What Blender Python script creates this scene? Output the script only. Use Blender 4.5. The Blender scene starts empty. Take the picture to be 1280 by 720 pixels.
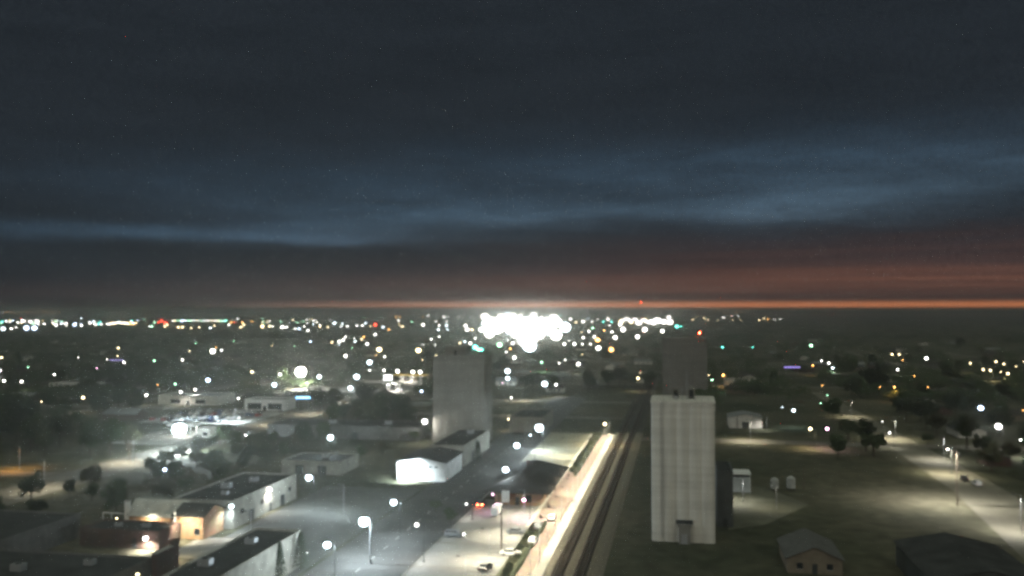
import bpy, math, random
from mathutils import Vector, noise
random.seed(7)
R = math.radians
sc = bpy.context.scene
DN = True
COL = sc.collection
H = 55.0                      # camera height, m
F0 = 1100.0                   # focal length in photo pixels (1280 wide)
TH = math.atan(28/1100)
A = math.atan((848-640)/1100) # the town grid follows the railway
SA, CA = math.sin(A), math.cos(A)

def G(px, py, z=0.0):
    v = -(py-360); Y = F0*math.cos(TH)-v*math.sin(TH); Z = F0*math.sin(TH)+v*math.cos(TH)
    t = (z-H)/Z
    return (px-640)*t, Y*t
def W(u, v): return (u*CA+v*SA, -u*SA+v*CA)
def UV(x, y): return (x*CA-y*SA, x*SA+y*CA)
def GUV(px, py, z=0.0): return UV(*G(px, py, z))
def PX(x, y, z):
    """approx photo pixel of a world point"""
    c, s = math.cos(TH), math.sin(TH)
    Y = y*c+(z-H)*s; Z = -y*s+(z-H)*c
    return 640+F0*x/Y, 360-F0*Z/Y

# ---------------------------------------------------------------- materials
MATS = {}
def nt(name):
    m = bpy.data.materials.new(name); m.use_nodes = True
    return m, m.node_tree.nodes, m.node_tree.links, m.node_tree.nodes['Principled BSDF']
def mat(name, col, rough=.85, var=.35, scale=.5, metal=0., bump=0., dist=None, col2=None, spec=.3):
    """noise-varied surface: base colour varies by +-var over world-sized patches"""
    if name in MATS: return MATS[name]
    m, N, L, b = nt(name)
    tc = N.new('ShaderNodeTexCoord')
    n1 = N.new('ShaderNodeTexNoise'); n1.inputs['Scale'].default_value = scale; n1.inputs['Detail'].default_value = 8; n1.inputs['Roughness'].default_value = .65
    L.new(tc.outputs['Object'], n1.inputs['Vector'])
    r = N.new('ShaderNodeValToRGB'); e = r.color_ramp.elements
    e[0].position = .3; e[1].position = .7
    c2 = col2 or tuple(min(1, c*(1+var)) for c in col)
    e[0].color = tuple(c*(1-var) for c in col)+(1,); e[1].color = tuple(c2)+(1,)
    L.new(n1.outputs['Fac'], r.inputs['Fac']); L.new(r.outputs['Color'], b.inputs['Base Color'])
    b.inputs['Roughness'].default_value = rough; b.inputs['Metallic'].default_value = metal
    b.inputs['Specular IOR Level'].default_value = spec
    if bump:
        bp = N.new('ShaderNodeBump'); bp.inputs['Strength'].default_value = bump; bp.inputs['Distance'].default_value = dist or .1
        n2 = N.new('ShaderNodeTexNoise'); n2.inputs['Scale'].default_value = scale*8; n2.inputs['Detail'].default_value = 6
        L.new(tc.outputs['Object'], n2.inputs['Vector']); L.new(n2.outputs['Fac'], bp.inputs['Height']); L.new(bp.outputs['Normal'], b.inputs['Normal'])
    MATS[name] = m; return m
def emis(col, s, name='lamp glow'):
    k = (name, tuple(round(c, 3) for c in col), round(s, 2))
    if k in MATS: return MATS[k]
    m, N, L, b = nt(name)
    b.inputs['Base Color'].default_value = (.8, .8, .8, 1)
    b.inputs['Emission Color'].default_value = tuple(col)+(1,); b.inputs['Emission Strength'].default_value = s
    if name in ('lamp glow',): m.cycles.emission_sampling = 'NONE'   # the lamp_light beside each lens is what gets sampled
    MATS[k] = m; return m
def brickmat(name, c1, c2, mortar, sc_=1.0):
    if name in MATS: return MATS[name]
    m, N, L, b = nt(name)
    tc = N.new('ShaderNodeTexCoord'); br = N.new('ShaderNodeTexBrick')
    mp = N.new('ShaderNodeMapping'); mp.inputs['Rotation'].default_value = (R(90), 0, 0)
    sp = N.new('ShaderNodeSeparateXYZ'); cb = N.new('ShaderNodeCombineXYZ'); ad = N.new('ShaderNodeMath'); ad.operation = 'ADD'
    L.new(tc.outputs['Object'], sp.inputs[0]); L.new(sp.outputs['X'], ad.inputs[0]); L.new(sp.outputs['Y'], ad.inputs[1])
    L.new(ad.outputs[0], cb.inputs['X']); L.new(sp.outputs['Z'], cb.inputs['Y'])
    L.new(cb.outputs[0], br.inputs['Vector'])
    br.inputs['Color1'].default_value = c1+(1,); br.inputs['Color2'].default_value = c2+(1,); br.inputs['Mortar'].default_value = mortar+(1,)
    br.inputs['Scale'].default_value = sc_; br.inputs['Brick Width'].default_value = .8; br.inputs['Row Height'].default_value = .3; br.inputs['Mortar Size'].default_value = .02
    n1 = N.new('ShaderNodeTexNoise'); n1.inputs['Scale'].default_value = .4; n1.inputs['Detail'].default_value = 6
    L.new(tc.outputs['Object'], n1.inputs['Vector'])
    mx = N.new('ShaderNodeMix'); mx.data_type = 'RGBA'; mx.blend_type = 'MULTIPLY'; mx.inputs['Factor'].default_value = .5
    L.new(br.outputs['Color'], mx.inputs[6]); L.new(n1.outputs['Color'], mx.inputs[7]); L.new(mx.outputs[2], b.inputs['Base Color'])
    b.inputs['Roughness'].default_value = .9
    MATS[name] = m; return m
def corrugated(name, col, pitch=.4, rough=.5, axis='X'):
    if name in MATS: return MATS[name]
    m, N, L, b = nt(name)
    tc = N.new('ShaderNodeTexCoord'); w = N.new('ShaderNodeTexWave'); w.bands_direction = axis
    w.inputs['Scale'].default_value = .31/pitch; L.new(tc.outputs['Object'], w.inputs['Vector'])
    n1 = N.new('ShaderNodeTexNoise'); n1.inputs['Scale'].default_value = .35; n1.inputs['Detail'].default_value = 8
    L.new(tc.outputs['Object'], n1.inputs['Vector'])
    r = N.new('ShaderNodeValToRGB'); r.color_ramp.elements[0].position = .3; r.color_ramp.elements[1].position = .7
    r.color_ramp.elements[0].color = tuple(c*.6 for c in col)+(1,); r.color_ramp.elements[1].color = tuple(col)+(1,)
    L.new(n1.outputs['Fac'], r.inputs['Fac']); L.new(r.outputs['Color'], b.inputs['Base Color'])
    bp = N.new('ShaderNodeBump'); bp.inputs['Strength'].default_value = .6; bp.inputs['Distance'].default_value = .05
    L.new(w.outputs['Fac'], bp.inputs['Height']); L.new(bp.outputs['Normal'], b.inputs['Normal'])
    b.inputs['Roughness'].default_value = rough; b.inputs['Metallic'].default_value = .1
    MATS[name] = m; return m
def concrete(name, col):
    """slip-formed concrete: pour bands up the wall, rain streaks running down"""
    if name in MATS: return MATS[name]
    m, N, L, b = nt(name)
    tc = N.new('ShaderNodeTexCoord')
    mp = N.new('ShaderNodeMapping'); mp.inputs['Scale'].default_value = (1.2, 1.2, .05); L.new(tc.outputs['Object'], mp.inputs['Vector'])
    s = N.new('ShaderNodeTexNoise'); s.inputs['Scale'].default_value = 1.; s.inputs['Detail'].default_value = 6; L.new(mp.outputs[0], s.inputs['Vector'])
    n = N.new('ShaderNodeTexNoise'); n.inputs['Scale'].default_value = .18; n.inputs['Detail'].default_value = 8; L.new(tc.outputs['Object'], n.inputs['Vector'])
    mp2 = N.new('ShaderNodeMapping'); mp2.inputs['Scale'].default_value = (.02, .02, .8); L.new(tc.outputs['Object'], mp2.inputs['Vector'])
    q = N.new('ShaderNodeTexNoise'); q.inputs['Scale'].default_value = 1.; q.inputs['Detail'].default_value = 2; L.new(mp2.outputs[0], q.inputs['Vector'])
    a1 = N.new('ShaderNodeMath'); a1.operation = 'ADD'; L.new(s.outputs['Fac'], a1.inputs[0]); L.new(n.outputs['Fac'], a1.inputs[1])
    a2 = N.new('ShaderNodeMath'); a2.operation = 'ADD'; L.new(a1.outputs[0], a2.inputs[0]); L.new(q.outputs['Fac'], a2.inputs[1])
    r = N.new('ShaderNodeMapRange'); r.inputs['From Min'].default_value = 1.0; r.inputs['From Max'].default_value = 2.0
    L.new(a2.outputs[0], r.inputs['Value'])
    mx = N.new('ShaderNodeMix'); mx.data_type = 'RGBA'
    mx.inputs[6].default_value = tuple(c*.72 for c in col)+(1,); mx.inputs[7].default_value = tuple(min(1, c*1.2) for c in col)+(1,)
    L.new(r.outputs[0], mx.inputs['Factor']); L.new(mx.outputs[2], b.inputs['Base Color'])
    b.inputs['Roughness'].default_value = .92
    MATS[name] = m; return m

M = dict(
 asphalt=mat('asphalt', (.075, .074, .07), var=.3, scale=.12, bump=.3),
 oldroad=mat('worn street', (.13, .12, .1), var=.35, scale=.06, bump=.2),
 dirtroad=mat('dirt street', (.15, .14, .105), var=.3, scale=.05, bump=.3),
 concrete_lot=mat('concrete lot', (.3, .29, .27), var=.25, scale=.09, bump=.2),
 path=mat('bright concrete walk', (.62, .58, .5), var=.1, scale=.3),
 plaza=brickmat('brick paving', (.38, .27, .22), (.44, .33, .27), (.5, .46, .42), 1.2),
 ballast=mat('rail ballast', (.17, .155, .115), var=.45, scale=1.6, bump=1., dist=.3),
 kerb=mat('kerb concrete', (.35, .34, .32), var=.2, scale=1.),
 steel=mat('worn rail steel', (.25, .2, .17), rough=.35, metal=.8, var=.2, scale=3),
 tie=mat('old timber', (.055, .045, .035), var=.4, scale=4),
 pole=mat('weathered timber pole', (.1, .08, .06), var=.3, scale=2),
 galv=mat('galvanised steel', (.36, .37, .38), rough=.5, metal=.6, var=.15, scale=3),
 darkmetal=mat('dark metal', (.05, .055, .055), rough=.5, var=.2, scale=2),
 white=mat('white painted metal', (.75, .75, .73), rough=.5, var=.1, scale=.6),
 dingy=mat('dingy pale stucco', (.3, .29, .25), var=.35, scale=.35),
 tankpaint=mat('weathered tank paint', (.36, .37, .35), var=.35, scale=.8),
 offwhite=mat('off white stucco', (.55, .53, .48), var=.2, scale=.4),
 tan=mat('tan stucco', (.2, .17, .13), var=.2, scale=.4),
 grey=mat('grey block', (.13, .13, .125), var=.25, scale=.4),
 brick=brickmat('orange brick', (.5, .27, .13), (.6, .36, .2), (.42, .36, .3)),
 redbrick=brickmat('dark red brick', (.11, .06, .045), (.14, .075, .055), (.13, .12, .11)),
 tar=mat('tar roof', (.04, .042, .042), var=.5, scale=.2, bump=.2),
 shingle=mat('dark shingles', (.055, .05, .045), var=.35, scale=1.2, bump=.4),
 greyroof=mat('grey metal roof', (.2, .21, .21), rough=.6, var=.25, scale=.3),
 paleroof=corrugated('pale metal roof', (.62, .62, .58)),
 metalwall=corrugated('white metal cladding', (.72, .72, .7)),
 darkwall=corrugated('dark metal cladding', (.1, .11, .11)),
 glass=mat('dark glass', (.02, .025, .03), rough=.1, var=.1, spec=.6),
 rubber=mat('tyre rubber', (.02, .02, .02), var=.2, scale=5),
 rim=mat('wheel rim', (.4, .4, .4), rough=.4, metal=.7, var=.1),
 hedge=mat('hedge leaves', (.045, .055, .03), var=.5, scale=2),
 bark=mat('bark', (.07, .055, .04), var=.35, scale=3),
 silo=concrete('elevator concrete', (.64, .62, .56)),
 silo2=concrete('older elevator concrete', (.225, .215, .19)),
)
for i, c in enumerate([(.05, .075, .03), (.065, .085, .04), (.045, .06, .035), (.085, .085, .045)]):
    M['leaf%d' % i] = mat('leaves %d' % i, c, var=.45, scale=1.3, rough=.7)

# ---------------------------------------------------------------- mesh builder
class MB:
    def __init__(s): s.v, s.f, s.mi = [], [], []
    def add(s, vs, fs, mi=0):
        b = len(s.v); s.v += [tuple(p) for p in vs]; s.f += [tuple(b+i for i in f) for f in fs]; s.mi += [mi]*len(fs); return s
    def box(s, x0, x1, y0, y1, z0, z1, mi=0):
        vs = [(x0,y0,z0),(x1,y0,z0),(x1,y1,z0),(x0,y1,z0),(x0,y0,z1),(x1,y0,z1),(x1,y1,z1),(x0,y1,z1)]
        return s.add(vs, [(0,3,2,1),(4,5,6,7),(0,1,5,4),(1,2,6,5),(2,3,7,6),(3,0,4,7)], mi)
    def cyl(s, p0, p1, r0, r1=None, n=10, mi=0):
        r1 = r0 if r1 is None else r1
        p0, p1 = Vector(p0), Vector(p1); d = (p1-p0).normalized()
        a = d.orthogonal().normalized(); b = d.cross(a)
        vs = []
        for p, r in ((p0, r0), (p1, r1)):
            for i in range(n):
                t = 2*math.pi*i/n; vs.append(p+a*(r*math.cos(t))+b*(r*math.sin(t)))
        fs = [(i, (i+1) % n, n+(i+1) % n, n+i) for i in range(n)]+[tuple(range(n-1, -1, -1)), tuple(range(n, 2*n))]
        return s.add(vs, fs, mi)
    def ball(s, c, rx, ry, rz, n=10, m=6, mi=0):
        vs = [(c[0], c[1], c[2]+rz)]
        for j in range(1, m):
            p = math.pi*j/m
            for i in range(n):
                t = 2*math.pi*i/n; vs.append((c[0]+rx*math.sin(p)*math.cos(t), c[1]+ry*math.sin(p)*math.sin(t), c[2]+rz*math.cos(p)))
        vs.append((c[0], c[1], c[2]-rz)); fs = [(0, 1+i, 1+(i+1) % n) for i in range(n)]
        for j in range(m-2):
            for i in range(n):
                a = 1+j*n+i; b = 1+j*n+(i+1) % n; fs.append((a, a+n, b+n, b))
        k = 1+(m-2)*n; fs += [(len(vs)-1, k+(i+1) % n, k+i) for i in range(n)]
        return s.add(vs, fs, mi)
    def mesh(s, name, mats):
        me = bpy.data.meshes.new(name); me.from_pydata(s.v, [], s.f)
        for m in (mats if isinstance(mats, (list, tuple)) else [mats]): me.materials.append(m)
        if any(s.mi): me.polygons.foreach_set('material_index', s.mi)
        me.update(); return me
    def build(s, name, mats, parent=None, **k): return link(name, s.mesh(name, mats), parent, **k)
def link(name, data, parent=None, loc=None, rz=None, label=None):
    o = bpy.data.objects.new(name, data); COL.objects.link(o)
    if parent: o.parent = parent
    if loc: o.location = loc
    if rz is not None: o.rotation_euler = (0, 0, rz)
    if label: o['label'] = label
    return o
def tag(o, label, cat, group=None, kind=None):
    if label: o['label'] = label
    if cat: o['category'] = cat
    if group: o['group'] = group
    if kind: o['kind'] = kind
    return o
def empty(name, x, y, rz=-A, z=0):
    o = bpy.data.objects.new(name, None); COL.objects.link(o); o.location = (x, y, z); o.rotation_euler = (0, 0, rz)
    return o
def sheet(name, pts, z, m, world=False, thick=0):
    """flat ground piece from (u,v) grid points"""
    P = [p if world else W(*p) for p in pts]; mb = MB(); n = len(P)
    vs = [(x, y, z) for x, y in P]; fs = [tuple(range(n))]
    if thick:
        vs += [(x, y, z-thick) for x, y in P]; fs += [(i, n+i, n+(i+1) % n, (i+1) % n) for i in range(n)]
    mb.add(vs, fs); o = mb.build(name, m); o['kind'] = 'structure'
    me = o.data
    if me.polygons[0].normal.z < 0: me.flip_normals()
    return o
def rect(u0, u1, v0, v1): return [(u0, v0), (u1, v0), (u1, v1), (u0, v1)]

# ---------------------------------------------------------------- ground
def ground_mat():
    m, N, L, b = nt('plains ground')
    tc = N.new('ShaderNodeTexCoord')
    n1 = N.new('ShaderNodeTexNoise'); n1.inputs['Scale'].default_value = .012; n1.inputs['Detail'].default_value = 10; n1.inputs['Roughness'].default_value = .6
    n2 = N.new('ShaderNodeTexNoise'); n2.inputs['Scale'].default_value = .25; n2.inputs['Detail'].default_value = 8
    L.new(tc.outputs['Object'], n1.inputs['Vector']); L.new(tc.outputs['Object'], n2.inputs['Vector'])
    r1 = N.new('ShaderNodeValToRGB'); e = r1.color_ramp.elements
    e[0].position = .38; e[0].color = (.052, .062, .038, 1); e[1].position = .62; e[1].color = (.14, .13, .09, 1)
    r2 = N.new('ShaderNodeValToRGB'); e = r2.color_ramp.elements
    e[0].position = .3; e[0].color = (.55, .55, .55, 1); e[1].position = .7; e[1].color = (1.1, 1.1, 1.1, 1)
    L.new(n1.outputs['Fac'], r1.inputs['Fac']); L.new(n2.outputs['Fac'], r2.inputs['Fac'])
    mx = N.new('ShaderNodeMix'); mx.data_type = 'RGBA'; mx.blend_type = 'MULTIPLY'; mx.inputs['Factor'].default_value = 1
    L.new(r1.outputs['Color'], mx.inputs[6]); L.new(r2.outputs['Color'], mx.inputs[7]); L.new(mx.outputs[2], b.inputs['Base Color'])
    b.inputs['Roughness'].default_value = .95; b.inputs['Specular IOR Level'].default_value = .1
    return m
g = MB(); g.add([(-30000, -500, 0), (30000, -500, 0), (30000, 40000, 0), (-30000, 40000, 0)], [(0, 1, 2, 3)])
tag(g.build('ground', ground_mat()), None, None, kind='structure')
Z1 = .004
# streets that follow the railway, and cross streets
def street(name, pts, m, z=Z1): return sheet(name, pts, z, m)
street('avenue', rect(-205, -186, 120, 1200), M['oldroad'], .012)
street('street', rect(-77, -57, 120, 560), M['asphalt'], .012)
street('east_street', [(66, 120), (86, 120), (98, 290), (97, 420), (94, 620), (87, 620), (84, 420), (82, 290)], M['dirtroad'], .012)
for v, wd, u0, u1 in ((383, 11, -18, 600), (530, 14, -900, -17), (452, 10, -900, -19), (660, 12, -1200, 900), (800, 12, -1200, 900), (950, 12, -1400, 1200), (262, 9, -900, -206), (1150, 12, -1500, 1400)):
    street('cross_street', rect(u0, u1, v-wd/2, v+wd/2), M['oldroad'], .008)
for u in (-560, -440, -320, 220, 340, 470): street('side_street', rect(u-5, u+5, 150, 1400), M['oldroad'], .016)
sheet('parking_lot', rect(-56.2, -37.5, 120, 252), .016, M['concrete_lot'])
sheet('depot_yard', rect(-56.2, -37.5, 288, 395), .016, mat('yard gravel', (.32, .3, .22), var=.3, scale=.15))
sheet('service_lot', rect(-108.5, -78, 120, 262), .016, mat('service lot paving', (.085, .087, .08), var=.3, scale=.08, bump=.2))
sheet('car_lot', rect(-262, -207, 392, 446), .02, M['concrete_lot'])
sheet('forecourt', rect(-232, -206, 328, 372), .02, M['concrete_lot'])
sheet('grain_yard', [(12, 228), (22, 236), (36, 262), (26, 285), (13, 290)], .008, mat('packed earth', (.12, .12, .085), var=.4, scale=.12, bump=.3))
for k, (a, b_, c, d) in enumerate([(-240, -187, 640, 654), (-205, -180, 560, 585), (-262, -215, 560, 600)]): sheet('lit_forecourt', rect(a, b_, c, d), .02, M['concrete_lot'])
# kerb along the west side of the lot
k = MB()
for u0, u1 in ((-56.6, -56.3),):
    for p, q in ((120, 395),):
        x0, y0 = W(u0, p)
        c4 = [W(u0, p), W(u1, p), W(u1, q), W(u0, q)]
        k.add([(x, y, 0.) for x, y in c4]+[(x, y, .14) for x, y in c4], [(4,5,6,7),(0,1,5,4),(1,2,6,5),(2,3,7,6),(3,0,4,7)])
tag(k.build('kerb', M['kerb']), None, None, kind='structure')
# painted stall lines and lane lines
pm = mat('road paint', (.7, .7, .66), var=.2, scale=2)
k = MB()
for v in range(150, 250, 3):
    c4 = [W(-43.5, v), W(-38.2, v+1.6), W(-38.2, v+1.75), W(-43.5, v+.15)]; k.add([(x, y, .020) for x, y in c4], [(0,1,2,3)])
tag(k.build('stall_markings', pm), None, None, kind='structure')
k = MB()
for v in range(150, 1200, 9):
    for u in (-195.5, -67):
        c4 = [W(u-.08, v), W(u+.08, v), W(u+.08, v+3), W(u-.08, v+3)]; k.add([(x, y, .020) for x, y in c4], [(0,1,2,3)])
tag(k.build('lane_markings', pm), None, None, kind='structure')

# railway corridor: walk, brick plaza, ballast, two tracks
sheet('walkway', rect(-30.3, -28.0, 120, 392), .14, M['path'], thick=.14)
sheet('brick_plaza', rect(-34.2, -30.2, 120, 392), .024, M['plaza'])
sheet('brick_plaza', rect(-37.5, -34.2, 222, 300), .024, M['plaza'])
sheet('planting_strip', rect(-37.5, -34.2, 120, 222), .012, mat('bed lawn', (.11, .12, .07), var=.4, scale=.5))
sheet('planting_strip', rect(-37.5, -34.2, 300, 392), .012, MATS['bed lawn'])
sheet('promenade', rect(-38.6, -37.5, 222, 392), .03, M['path'])
bl = MB()
for (a, b_, z) in ((-28.0, -15.6, .06),):
    prof = [(a, .01), (a+.8, z+.12), (b_-1.2, z+.12), (b_, .01)]
    ys = [100+i*20 for i in range(16)]
    for j, v in enumerate(ys):
        for (u, zz) in prof:
            x, y = W(u, v); bl.v.append((x, y, zz))
    n = 4
    for j in range(len(ys)-1):
        for i in range(n-1): bl.f.append((j*n+i, j*n+i+1, (j+1)*n+i+1, (j+1)*n+i)); bl.mi.append(0)
tag(bl.build('ballast_bed', M['ballast']), None, None, kind='structure')
sheet('darkened_ballast', rect(-27.6, -16, 400.01, 700), .05, mat('darkened ballast', (.05, .048, .038), var=.5, scale=.8, bump=.5))  # ballast past the lit stretch, colour darkened so the tracks fade out
for uc, lab in ((-24.9, 'western of the two rail tracks beside the bright walkway'), (-20.4, 'eastern rail track along the dark field edge')):
    x, y = W(uc, 120); t = tag(empty('railway_track', x, y, z=.18), lab, 'railway track', 'rail tracks through town')
    for s in (-.72, .72): MB().box(s-.04, s+.04, 0, 580, .16, .32).build('rail', M['steel'], t)
    tb = MB()
    for i in range(0, 560): tb.box(-1.25, 1.25, i*.6, i*.6+.24, 0, .16)
    for i in range(168, 290): tb.box(-1.25, 1.25, i*2.0, i*2.0+.24, 0, .16)
    tb.build('sleepers', M['tie'], t)['kind'] = 'stuff'

# ---------------------------------------------------------------- buildings
def gable_roof(mb, x0, x1, y0, y1, z, rh, ov=.5, along='y', th=.18):
    """pitched roof slab with thickness; ridge runs along the named axis"""
    if along == 'y':
        xm = (x0+x1)/2; s = rh/((x1-x0)/2)
        for a, b in ((x0-ov, xm), (x1+ov, xm)):
            za = z-ov*s; zb = z+rh
            mb.add([(a,y0-ov,za),(b,y0-ov,zb),(b,y1+ov,zb),(a,y1+ov,za),(a,y0-ov,za+th),(b,y0-ov,zb+th),(b,y1+ov,zb+th),(a,y1+ov,za+th)],
                   [(0,1,2,3),(4,5,6,7),(0,1,5,4),(3,2,6,7),(0,3,7,4)])
    else:
        ym = (y0+y1)/2; s = rh/((y1-y0)/2)
        for a, b in ((y0-ov, ym), (y1+ov, ym)):
            za = z-ov*s; zb = z+rh
            mb.add([(x0-ov,a,za),(x0-ov,b,zb),(x1+ov,b,zb),(x1+ov,a,za),(x0-ov,a,za+th),(x0-ov,b,zb+th),(x1+ov,b,zb+th),(x1+ov,a,za+th)],
                   [(0,1,2,3),(4,5,6,7),(0,1,5,4),(3,2,6,7),(0,3,7,4)])
def walls(mb, x0, x1, y0, y1, h, rh=0, along='y', mi=0):
    mb.box(x0, x1, y0, y1, 0, h, mi)
    if rh:
        if along == 'y':
            xm = (x0+x1)/2
            for y in (y0, y1): mb.add([(x0,y,h),(x1,y,h),(xm,y,h+rh)], [(0,1,2)], mi)
        else:
            ym = (y0+y1)/2
            for x in (x0, x1): mb.add([(x,y0,h),(x,y1,h),(x,ym,h+rh)], [(0,1,2)], mi)
def building(name, label, cat, u0, u1, v0, v1, h, wm, rm, roof='flat', rh=2., win=(), doors=(), group=None, extra=None, along='y', frames=True):
    """win: (face, pos, z, w, h); face F = towards the camera, E = right side, W = left side"""
    x, y = W((u0+u1)/2, (v0+v1)/2); t = tag(empty(name, x, y), label, cat, group)
    w, d = (u1-u0)/2, (v1-v0)/2
    mb = MB(); walls(mb, -w, w, -d, d, h, 0 if roof == 'flat' else rh, along); mb.build('wall', wm, t)
    rf = MB()
    if roof == 'flat':
        rf.box(-w+.3, w-.3, -d+.3, d-.3, h+.003, h+.08)
        pr = MB(); p = .55
        pr.box(-w-.03, w+.03, -d-.03, -d+.27, h+.003, h+p); pr.box(-w-.03, w+.03, d-.27, d+.03, h+.003, h+p)
        pr.box(-w-.03, -w+.27, -d+.27, d-.27, h+.003, h+p); pr.box(w-.27, w+.03, -d+.27, d-.27, h+.003, h+p)
        pr.build('parapet', wm, t)
    else: gable_roof(rf, -w, w, -d, d, h+.01, rh, along=along)
    ro = rf.build('roof', rm, t)
    def put(nm, face, pos, z, ww, hh, m):
        q = MB(); e = .05
        if face == 'F': q.box(pos-ww/2, pos+ww/2, -d-e, -d+.02, z, z+hh)
        elif face == 'E': q.box(w-.02, w+e, pos-ww/2, pos+ww/2, z, z+hh)
        else: q.box(-w-e, -w+.02, pos-ww/2, pos+ww/2, z, z+hh)
        o = q.build(nm, m, t)
        if frames and nm == 'window':
            s = MB(); f = .09
            if face == 'F': s.box(pos-ww/2-f, pos+ww/2+f, -d-e-.06, -d+.02, z-.12, z-.003)
            elif face == 'E': s.box(w-.02, w+e+.06, pos-ww/2-f, pos+ww/2+f, z-.12, z-.003)
            else: s.box(-w-e-.06, -w+.02, pos-ww/2-f, pos+ww/2+f, z-.12, z-.003)
            s.build('sill', M['kerb'], o)
        return o
    for a in win: put('window', *a, M['glass'])
    for a in doors: put('door', *a, M['darkmetal'] if len(doors) < 9 else M['grey'])
    return t
def rooftop_unit(u, v, z, label, s=1.):
    x, y = W(u, v); t = tag(empty('rooftop_unit', x, y, z=z), label, 'air conditioner', 'air conditioners on flat roofs')
    MB().box(-1.1*s, 1.1*s, -.8*s, .8*s, .1, 1.3*s).build('casing', M['galv'], t)
    MB().cyl((0, 0, 1.3*s), (0, 0, 1.48*s), .55*s, n=14).build('fan_cowl', M['darkmetal'], t)

# --- grain elevators: one continuous slip-formed body of merged bins, gallery and headhouse
def elevator(label, u0, u1, v0, v1, h, m, bins, head, lip=.0, mast=None, rz=None, annexe=None):
    x, y = W((u0+u1)/2, (v0+v1)/2); t = tag(empty('grain_elevator', x, y), label, 'grain elevator', 'grain elevators')
    w, d = (u1-u0)/2, (v1-v0)/2
    pts = []; bul = .28
    def side(p0, p1, n, k):
        a, b = Vector(p0), Vector(p1); dr = (b-a); ln = dr.length; dr.normalize(); nn = Vector((dr.y, -dr.x))
        for i in range(n):
            for j in range(k):
                s = (i+j/k)/n*ln; o = bul*math.sin(math.pi*j/k)**.6
                q = a+dr*s+nn*(o-.0); pts.append((q.x, q.y))
    side((-w+bul, -d+bul), (w-bul, -d+bul), bins, 8); side((w-bul, -d+bul), (w-bul, d-bul), max(1, round(d/w*bins)), 8)
    side((w-bul, d-bul), (-w+bul, d-bul), bins, 8); side((-w+bul, d-bul), (-w+bul, -d+bul), max(1, round(d/w*bins)), 8)
    n = len(pts); mb = MB()
    mb.add([(a, b, 0) for a, b in pts]+[(a, b, h) for a, b in pts], [(i, (i+1) % n, n+(i+1) % n, n+i) for i in range(n)]+[tuple(range(n, 2*n))])
    mb.build('bin_walls', m, t)
    c = MB(); c.box(-w-.12, w+.12, -d-.12, d+.12, h+.003, h+.5); c.build('roof_slab', m, t)
    for hx0, hx1, hy0, hy1, hh in head:
        q = MB(); q.box(hx0, hx1, hy0, hy1, h+.503, h+hh); q.build('headhouse', M['silo2'], t)
        q = MB(); q.box((hx0+hx1)/2-.5, (hx0+hx1)/2+.5, hy0-.05, hy0+.02, h+.6, h+min(hh-.3, 2.7)); q.build('window', M['glass'], t)
    r = MB()
    for i in range(int(w*2/1.5)+1):
        xx = -w+.1+i*(2*w-.2)/int(w*2/1.5); r.box(xx-.03, xx+.03, -d, -d+.06, h+.5, h+1.5)
    r.box(-w+.1, w-.1, -d, -d+.06, h+1.503, h+1.56); r.box(-w+.1, w-.1, -d, -d+.06, h+1., h+1.05); r.build('railing', M['galv'], t)
    return t, w, d
t, w, d = elevator('pale concrete grain elevator nearest the camera, right of the railway tracks', -6.6, 8.4, 214, 228, 32.9, M['silo'], 5, [(-2.5, -.8, 0, 3, 2.8), (1.3, 2.9, -1, 3, 3.1)])
# loading spout, porch, ladder, antennas
q = MB(); q.box(-1.1, 1.7, -d-1.6, -d+.3, 0, 3.9); q.box(-1.3, 1.9, -d-1.8, -d+.3, 3.903, 4.1); q.build('entry_porch', M['silo2'], t)
q = MB(); q.box(-1.6, 2.2, -d-.5, -d+.2, 4.4, 5.3); q.build('door_hood', M['darkmetal'], t)
q = MB(); q.box(-.5, .9, -d-1.66, -d-1.58, .02, 2.4); q.build('door', M['galv'], t)
q = MB()
for s in (-5.1, -4.6): q.box(s-.03, s+.03, -d-.35, -d-.29, 1, 34)
for i in range(107): q.box(-5.1, -4.6, -d-.34, -d-.3, 1.2+i*.3, 1.24+i*.3)
q.build('ladder', M['galv'], t)
q = MB(); q.cyl((-.2, -2, 33.4), (-.2, -2, 36.8), .09, .05, 6); q.cyl((-.9, -2, 35.6), (.5, -2, 35.6), .04, n=5); q.build('antenna', M['galv'], t)
q = MB(); q.cyl((1.0, -2, 33.4), (1.0, -2, 40.3), .13, .06, 6)
for zz in (36, 37.6, 39.2, 40.6): q.cyl((.55, -2, zz), (1.45, -2, zz), .035, n=5)
q.build('antenna', M['galv'], t)
q = MB(); q.box(-2.1, -1.2, -3.2, -2.6, 33.41, 34.2); q.build('roof_vent', M['galv'], t)
t, w, d = elevator('tall old concrete grain elevator standing left of the street, seen mid town', -101, -78.5, 355, 371, 35.5, M['silo2'], 5, [(-7, 2, -3, 5, 4.2)])
t, w, d = elevator('dim far grain elevator with a red beacon, behind the nearest elevator', -10.5, 18.1, 581, 600, 36.2, concrete('dimmed concrete', (.19, .18, .165)), 5, [(7, 12.5, -4, 4, 1.6)])  # base colour lowered to stand in for weaker light this far off
q = MB(); q.cyl((9.8, 0, 37.8), (9.8, 0, 39.4), .1, n=6); q.build('beacon_mast', M['galv'], t)
BEACON = t
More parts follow.
